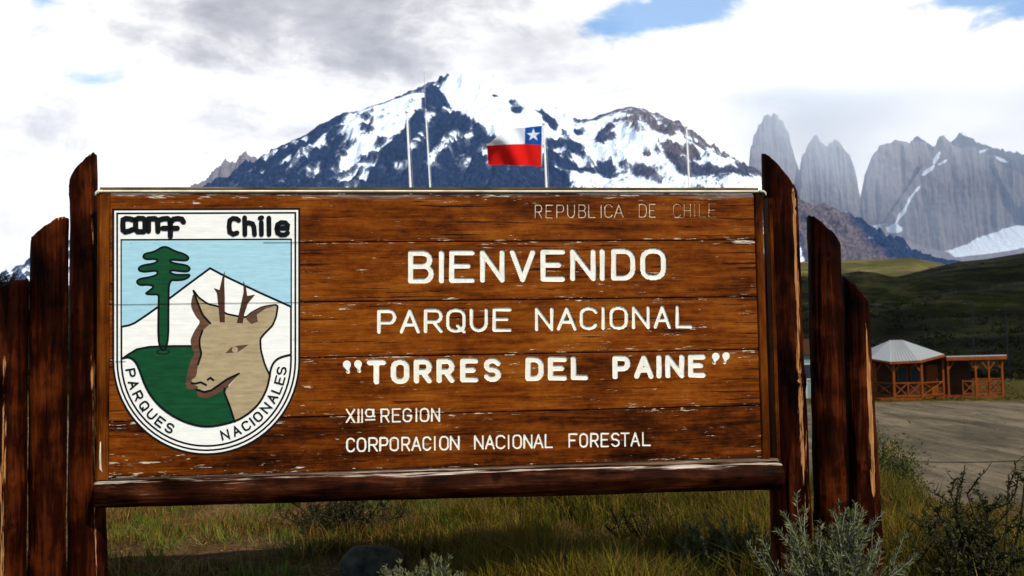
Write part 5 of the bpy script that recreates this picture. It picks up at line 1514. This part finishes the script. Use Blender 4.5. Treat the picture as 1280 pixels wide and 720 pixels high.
def leafy_shrub(name, label, px, top, Yd, width, n_st, seed, a, b, lsz=.02, depth=1.0, Hmin=.4, group=None, zlift=0.0):
    rng = np.random.default_rng(seed)
    base = P(px, 600, Yd); gzb = float(gz(base[0], Yd))
    H = P(px, top, Yd)[2] - gzb
    st, O_, D_ = [], [], []
    for k in range(n_st):
        an = rng.random() * 2 * math.pi; rr = width * math.sqrt(rng.random())
        h = H * (Hmin + (1 - Hmin) * rng.random()) * math.sqrt(max(.1, 1 - .6 * (rr / width) ** 2))
        d = np.array([rr * math.cos(an), rr * math.sin(an) * depth, h])
        m_ = stem_line(rng, d * .1 * np.array([1, 1, 0]), d, np.linalg.norm(d), 6, .1, .10)
        st.append((m_, .006 * H, .002 * H))
        n = 60
        tt = (0.2 + .8 * rng.random(n)) * 5.99; i0 = tt.astype(int); fr = (tt - i0)[:, None]
        sp_ = .05 * H + .03
        O_.append(m_[i0] * (1 - fr) + m_[i0 + 1] * fr + rng.normal(size=(n, 3)) * sp_); D_.append(rng.normal(size=(n, 3)) + np.array([0, 0, .5]))
    O_, D_ = np.concatenate(O_), np.concatenate(D_)
    lv = leaf_quads(O_, D_, lsz * (0.6 + .8 * rng.random(len(O_))), lsz * .42, rng, tints_of(rng, len(O_), a, b))
    return shrub(name, label, 'shrub', (base[0], Yd, gzb), st, lv, TWIG_B, group)
leafy_shrub('green_shrub', 'bushy olive-green shrub at the lot edge right behind the shortest post', 1100, 533, 9.5, .36, 150, 11, (0.025, 0.034, 0.006), (0.12, 0.12, 0.022), .036)
leafy_shrub('dry_shrub', 'reddish-brown dry tuft beside the gravel, right of the green shrub', 1130, 622, 8.2, .20, 40, 12, (0.055, 0.028, 0.012), (0.11, 0.062, 0.025), .03, Hmin=.5)
for k, (px, top, Yd, wd, lab) in enumerate(((4, 338, 300, 7, 'dark round bush on the skyline at the left edge of the picture'), (26, 344, 310, 6, 'low dark bush on the skyline between the two left posts, nearest the middle post'))):
    leafy_shrub('skyline_bush', lab, px, top, Yd, wd, 40, 20 + k, (0.016, 0.018, 0.008), (0.05, 0.05, 0.018), .8, group='bushes on the left skyline')

# boulder
rng = np.random.default_rng(3)
bp = P(466, 700, 5.75)
bm = bmesh.new(); bmesh.ops.create_icosphere(bm, subdivisions=4, radius=1.0)
V_ = np.array([v.co[:] for v in bm.verts]); F_ = [[v.index for v in f.verts] for f in bm.faces]; bm.free()
nrm = V_.copy()
s_ = np.sign(V_) * np.abs(V_) ** 0.8
V_ = s_ * np.array([.185, .14, .125]) * (1 + .09 * fbm(nrm[:, 0] * 1.6 + 3, nrm[:, 1] * 1.6 + nrm[:, 2] * 1.3, 6, 4) + .12 * nrm[:, 2:3].ravel() * nrm[:, 0] * -.5 + .10 * (ridged(nrm[:, 0] * 1.3 + 9, nrm[:, 1] * 1.1 + nrm[:, 2] * 1.7, 31, 4) - .6))[:, None]
ROCK = simple('grey_boulder', (0.05, 0.042, 0.030), 0.9, 0.1, 0.6, 14, bmp=1.0)
tag(obj('boulder', V_, F_, ROCK, None, True, (bp[0], bp[1], float(gz(bp[0], bp[1])) + .045)), 'smooth dark grey boulder in the shaded grass under the sign', 'boulder')

# grass: blades over the bank, thick and yellow-green under the right half of the sign, sparse tufts on bare soil at the left
def grass(name, n, xr, yr, seed, dens, hgt, wid):
    rng = np.random.default_rng(seed)
    x = rng.uniform(*xr, n * 3); y = rng.uniform(*yr, n * 3)
    cl = 0.5 + 0.5 * fbm(x * 1.7, y * 1.7, seed + 5, 3) + 0.35 * fbm(x * 6, y * 6, seed + 8, 2)
    keep = rng.random(n * 3) < dens(x, y) * np.clip(cl * 2.2 - .55, 0.03, 1.2)
    x, y, cl = x[keep][:n], y[keep][:n], cl[keep][:n]
    n = len(x)
    z = gz(x, y) - .005
    kind = fbm(x * .8 + 4, y * .8, seed + 12, 3) + rng.normal(size=n) * .35
    h = hgt(x, y) * (0.45 + 0.75 * rng.random(n)) * (0.6 + .5 * np.clip(cl, 0, 1.2))
    a = rng.random(n) * 2 * math.pi; lean = rng.random(n) * .55
    d = np.stack([np.cos(a) * lean, np.sin(a) * lean, np.ones(n)], 1)
    side = np.stack([-np.sin(a + rng.normal(size=n) * .8), np.cos(a), np.zeros(n)], 1)
    bend = np.stack([np.cos(a), np.sin(a), np.zeros(n)], 1) * (lean * h * .8)[:, None]
    p0 = np.stack([x, y, z], 1); w = wid * (.6 + .8 * rng.random(n))[:, None]
    p1 = p0 + d * (h * .55)[:, None]; p2 = p0 + d * h[:, None] + bend - np.array([0, 0, 1]) * (lean * h * .35)[:, None]
    v = np.stack([p0 - side * w / 2, p0 + side * w / 2, p1 + side * w * .4, p1 - side * w * .4, p2], 1).reshape(-1, 3)
    i = np.arange(n)[:, None] * 5
    f = [tuple(q) for q in np.concatenate([i, i + 1, i + 2, i + 3], 1).tolist()] + [tuple(q) for q in np.concatenate([i + 3, i + 2, i + 4], 1).tolist()]
    gcol, ycol, bcol = np.array((0.034, 0.048, 0.003)), np.array((0.150, 0.105, 0.010)), np.array((0.15, 0.072, 0.018))
    k = np.clip(kind * 1.3 + .45 + .3 * sm(-.6, 1.0, x), 0, 1)[:, None]
    c = gcol * (1 - k) + ycol * k
    dry = ((rng.random(n) < .22 + .35 * (1 - sm(-1.4, -.2, x)))[:, None])
    c = np.where(dry, bcol * (0.7 + .6 * rng.random((n, 1))), c) * (.45 + .9 * rng.random((n, 1)))
    o = obj(name, v, f, GRASS); vcol(o, 'tint', np.repeat(c, 5, 0))
    return o
dens1 = lambda x, y: np.clip(.30 + .70 * sm(-1.4, .2, x), 0, 1)
g = grass('grass', 110000, (-3.6, 3.4), (4.6, 10.5), 2, dens1, lambda x, y: (.12 + .15 * sm(-1.2, .4, x)) * (0.45 + 1.1 * vn(x * 2.2, y * 2.2, 4)), .0055)
tag(g, 'yellow-green wild grass growing behind and under the sign', 'grass', None, 'stuff')
g = grass('bank_grass', 70000, (-14, 16), (-3, 21.5), 3, lambda x, y: np.where((np.abs(x) < 3.4) & (y > 4.2) & (y < 10.5), .05, .7), lambda x, y: .13 + 0 * x, .010)
tag(g, 'rough dry grass covering the bank around the sign', 'grass', None, 'stuff')
# green tufts on the barer ground at the left, and dead litter between them
rng = np.random.default_rng(77)
O_, D_, Ln_, T_ = [], [], [], []
for k in range(150):
    x, y = rng.uniform(-3.2, .6), rng.uniform(5.3, 9.5)
    if x > -1.2 and rng.random() < .6: continue
    n = rng.integers(40, 110); s_ = rng.uniform(.03, .10)
    o_ = np.stack([x + rng.normal(size=n) * s_, y + rng.normal(size=n) * s_, np.zeros(n)], 1); o_[:, 2] = gz(o_[:, 0], o_[:, 1])
    O_.append(o_); D_.append(np.stack([rng.normal(size=n) * .5, rng.normal(size=n) * .5, np.ones(n)], 1)); Ln_.append(rng.uniform(.05, .17, n))
    T_.append(tints_of(rng, n, (0.045, 0.085, 0.008), (0.13, 0.15, 0.02)) if rng.random() < .65 else tints_of(rng, n, (0.13, 0.075, 0.02), (0.25, 0.16, 0.05)))
n = 9000                                               # fallen straw lying flat
x, y = rng.uniform(-3.6, 3.4, n), rng.uniform(5.0, 10, n)
O_.append(np.stack([x, y, gz(x, y) + .008], 1)); D_.append(np.stack([rng.normal(size=n), rng.normal(size=n), rng.normal(size=n) * .12 + .06], 1)); Ln_.append(rng.uniform(.03, .12, n)); T_.append(tints_of(rng, n, (0.10, 0.055, 0.02), (0.28, 0.18, 0.08)))
v, f, c = leaf_quads(np.concatenate(O_), np.concatenate(D_), np.concatenate(Ln_), .0055, rng, np.concatenate(T_))
o = obj('grass_tufts', v, f, GRASS); vcol(o, 'tint', c)
tag(o, 'green tufts and fallen straw on the bare soil under the left half of the sign', 'grass', None, 'stuff')
# scrub and tussocks on the slopes behind the cabin, and along the edges of the lot
def scrub(name, label, n, seed, rr, size, tint_a, tint_b, nl, xy=None):
    rng = np.random.default_rng(seed)
    if xy is None:
        th = rng.uniform(-.62, .62, n * 4); r = rr[0] * (rr[1] / rr[0]) ** rng.random(n * 4)
        x, y = r * np.sin(th), r * np.cos(th)
        k = (fbm(x / 30, y / 30, seed + 3, 4) + rng.normal(size=n * 4) * .25) > .12
        x, y, r = x[k][:n], y[k][:n], r[k][:n]
    else:
        x, y = xy(rng, n); r = np.hypot(x, y)
    n = len(x); z = gz(x, y)
    sz_ = size * (0.4 + 1.1 * rng.random(n) ** 2)
    o_ = np.repeat(np.stack([x, y, z], 1), nl, 0)
    off = rng.normal(size=(n * nl, 3)); off[:, 2] = np.abs(off[:, 2]) * .7
    o_ = o_ + off * np.repeat(sz_, nl)[:, None] * np.array([.5, .5, .42])
    tn = tints_of(rng, n, tint_a, tint_b); tn = np.repeat(tn, nl, 0) * (.7 + .6 * rng.random((n * nl, 1)))
    v, f, c = leaf_quads(o_, rng.normal(size=(n * nl, 3)) + np.array([0, 0, .6]), np.repeat(sz_, nl) * .30, np.repeat(sz_, nl) * .20, rng, tn)
    o = obj(name, v, f, LEAF); vcol(o, 'tint', c)
    return tag(o, label, 'scrub', None, 'stuff')
scrub('hill_scrub', 'dark low scrub dotted over the hillside behind the cabin', 3200, 41, (84, 415), 1.1, (0.014, 0.013, 0.003), (0.05, 0.040, 0.008), 40)
scrub('hill_tussocks', 'straw-coloured grass tussocks dotted over the hillside behind the cabin', 4200, 42, (70, 415), .6, (0.06, 0.042, 0.010), (0.15, 0.10, 0.03), 20)
def lot_edge(rng, n):
    x = rng.uniform(-30, 62, n); far = rng.random(n) < .6
    y = np.where(far, 60.6 + np.abs(rng.normal(size=n)) * 2.2, 21.2 - np.abs(rng.normal(size=n)) * .8 + 0.4)
    k = ~((far) & (x > c0[0] - 4) & (x < c0[0] + 6) & (y > 61.6))
    return x[k], y[k]
scrub('verge_grass', 'ragged grass along both edges of the gravel lot', 2600, 43, None, .34, (0.03, 0.034, 0.006), (0.13, 0.095, 0.025), 16, lot_edge)
# loose stones on the gravel
rng = np.random.default_rng(12)
n = 2600
x, y = rng.uniform(-12, 34, n), 22.5 + 37 * rng.random(n) ** 1.5
sz_ = .018 + .06 * rng.random(n) ** 4
d8 = np.array([(1, 0, 0), (0, 1, 0), (-1, 0, 0), (0, -1, 0), (0, 0, .7), (0, 0, -.3)])
v = (np.stack([x, y, np.full(n, LOT_Z + .012)], 1)[:, None, :] + d8[None] * sz_[:, None, None] * (.6 + .8 * rng.random((n, 6, 1)))).reshape(-1, 3)
f = (np.arange(n)[:, None, None] * 6 + np.array([(0, 1, 4), (1, 2, 4), (2, 3, 4), (3, 0, 4), (1, 0, 5), (2, 1, 5), (3, 2, 5), (0, 3, 5)])[None]).reshape(-1, 3)
STONE = simple('loose_stone', (0.11, 0.095, 0.07), 0.9, 0.1, 0.5, 3)
tag(obj('loose_stones', v, f, STONE), 'loose stones scattered on the gravel lot', 'stones', None, 'stuff')

# dry stalks in front at the lower left
rng = np.random.default_rng(8)
st = []
bx_ = P(170, 715, 5.2)
for k in range(26):
    p = np.array([rng.normal() * .22, rng.normal() * .12, 0]); d = np.array([rng.normal() * .5, rng.normal() * .2, .5 + rng.random() * .3])
    st.append((stem_line(rng, p, d, .22 + .2 * rng.random(), 7, -.9, .10), .0028, .0012))
STRAW = simple('straw', (0.17, 0.105, 0.05), 0.7, 0.1, 0.3, 30)
shrub('dry_stalks', 'arching straw-coloured stalks at the foot of the left sign post', 'dry grass', (bx_[0], 5.2, float(gz(bx_[0], 5.2))), st, None, STRAW)
st = []
for k in range(9):
    p = np.array([rng.normal() * .12, rng.normal() * .05, 0]); d = np.array([rng.normal() * .6, rng.normal() * .2, .5 + rng.random() * .3])
    st.append((stem_line(rng, p, d, .30 + .25 * rng.random(), 7, -.8, .09), .0026, .001))
bx_ = P(48, 715, 4.2)
shrub('dry_stalks', 'few green-straw stalks bending across the foot of the two leftmost posts', 'dry grass', (bx_[0], 4.2, float(gz(bx_[0], 4.2))), st, None, STRAW)

# ------------------------------------------------------------------ air
m = bpy.data.materials.new('thin_haze'); m.use_nodes = True
t = NT(m.node_tree); m.node_tree.nodes.clear()
HZ = t.n('VolumePrincipled', {'Color': (0.27, 0.49, 1.0, 1), 'Density': 1.35e-5, 'Anisotropy': 0.0})
out = t.n('OutputMaterial', {'Volume': HZ.outputs[0]})
hz = MB().box(-9000, 9000, -3000, 15500, -75, 3300).build('haze', m)
tag(hz, 'thin blue haze in the air before the mountains', 'haze', None, 'stuff')

# cloud mist hanging about the heads of the towers
m = bpy.data.materials.new('cloud_mist'); m.use_nodes = True
t = NT(m.node_tree); m.node_tree.nodes.clear()
pos = t.n('NewGeometry').outputs['Position']
sp_ = t.n('SeparateXYZ', {0: pos})
lowz, topz = tz(330), tz(120)
fz = t.m('MULTIPLY', t.step(sp_.outputs[2], lowz, tz(165)), t.step(sp_.outputs[2], tz(120), tz(156)))
fx_ = t.m('MULTIPLY', t.step(sp_.outputs[0], tx(840), tx(1000)), t.step(sp_.outputs[0], tx(1700), tx(1330)))
left = t.step(sp_.outputs[0], tx(1120), tx(960))
nz = t.noise(t.vm('MULTIPLY', pos, (1 / 900, 1 / 900, 1 / 500)), 1.0, 4, 0.55)
den = t.m('MULTIPLY', t.m('MULTIPLY', t.m('ADD', t.m('ADD', 0.24, t.m('MULTIPLY', t.m('POWER', fz, 2.4), t.m('ADD', 0.5, t.m('MULTIPLY', left, 1.5)))), 0.0), fx_), t.step(nz, 0.25, 0.7, 0.45, 1.5))
pv = t.n('VolumePrincipled', {'Color': (1.0, 1.0, 1.0, 1), 'Anisotropy': -0.4, 'Density': t.m('MULTIPLY', den, 7.5e-4)})
t.n('OutputMaterial', {'Volume': pv.outputs[0]})
mist = MB().box(tx(830), tx(1720), YT - 1750, YT - 850, -20, 3150).build('cloud_mist', m)
tag(mist, 'pale cloud mist hanging over the granite towers', 'mist', None, 'stuff')
m.cycles.volume_step_rate = 1.5
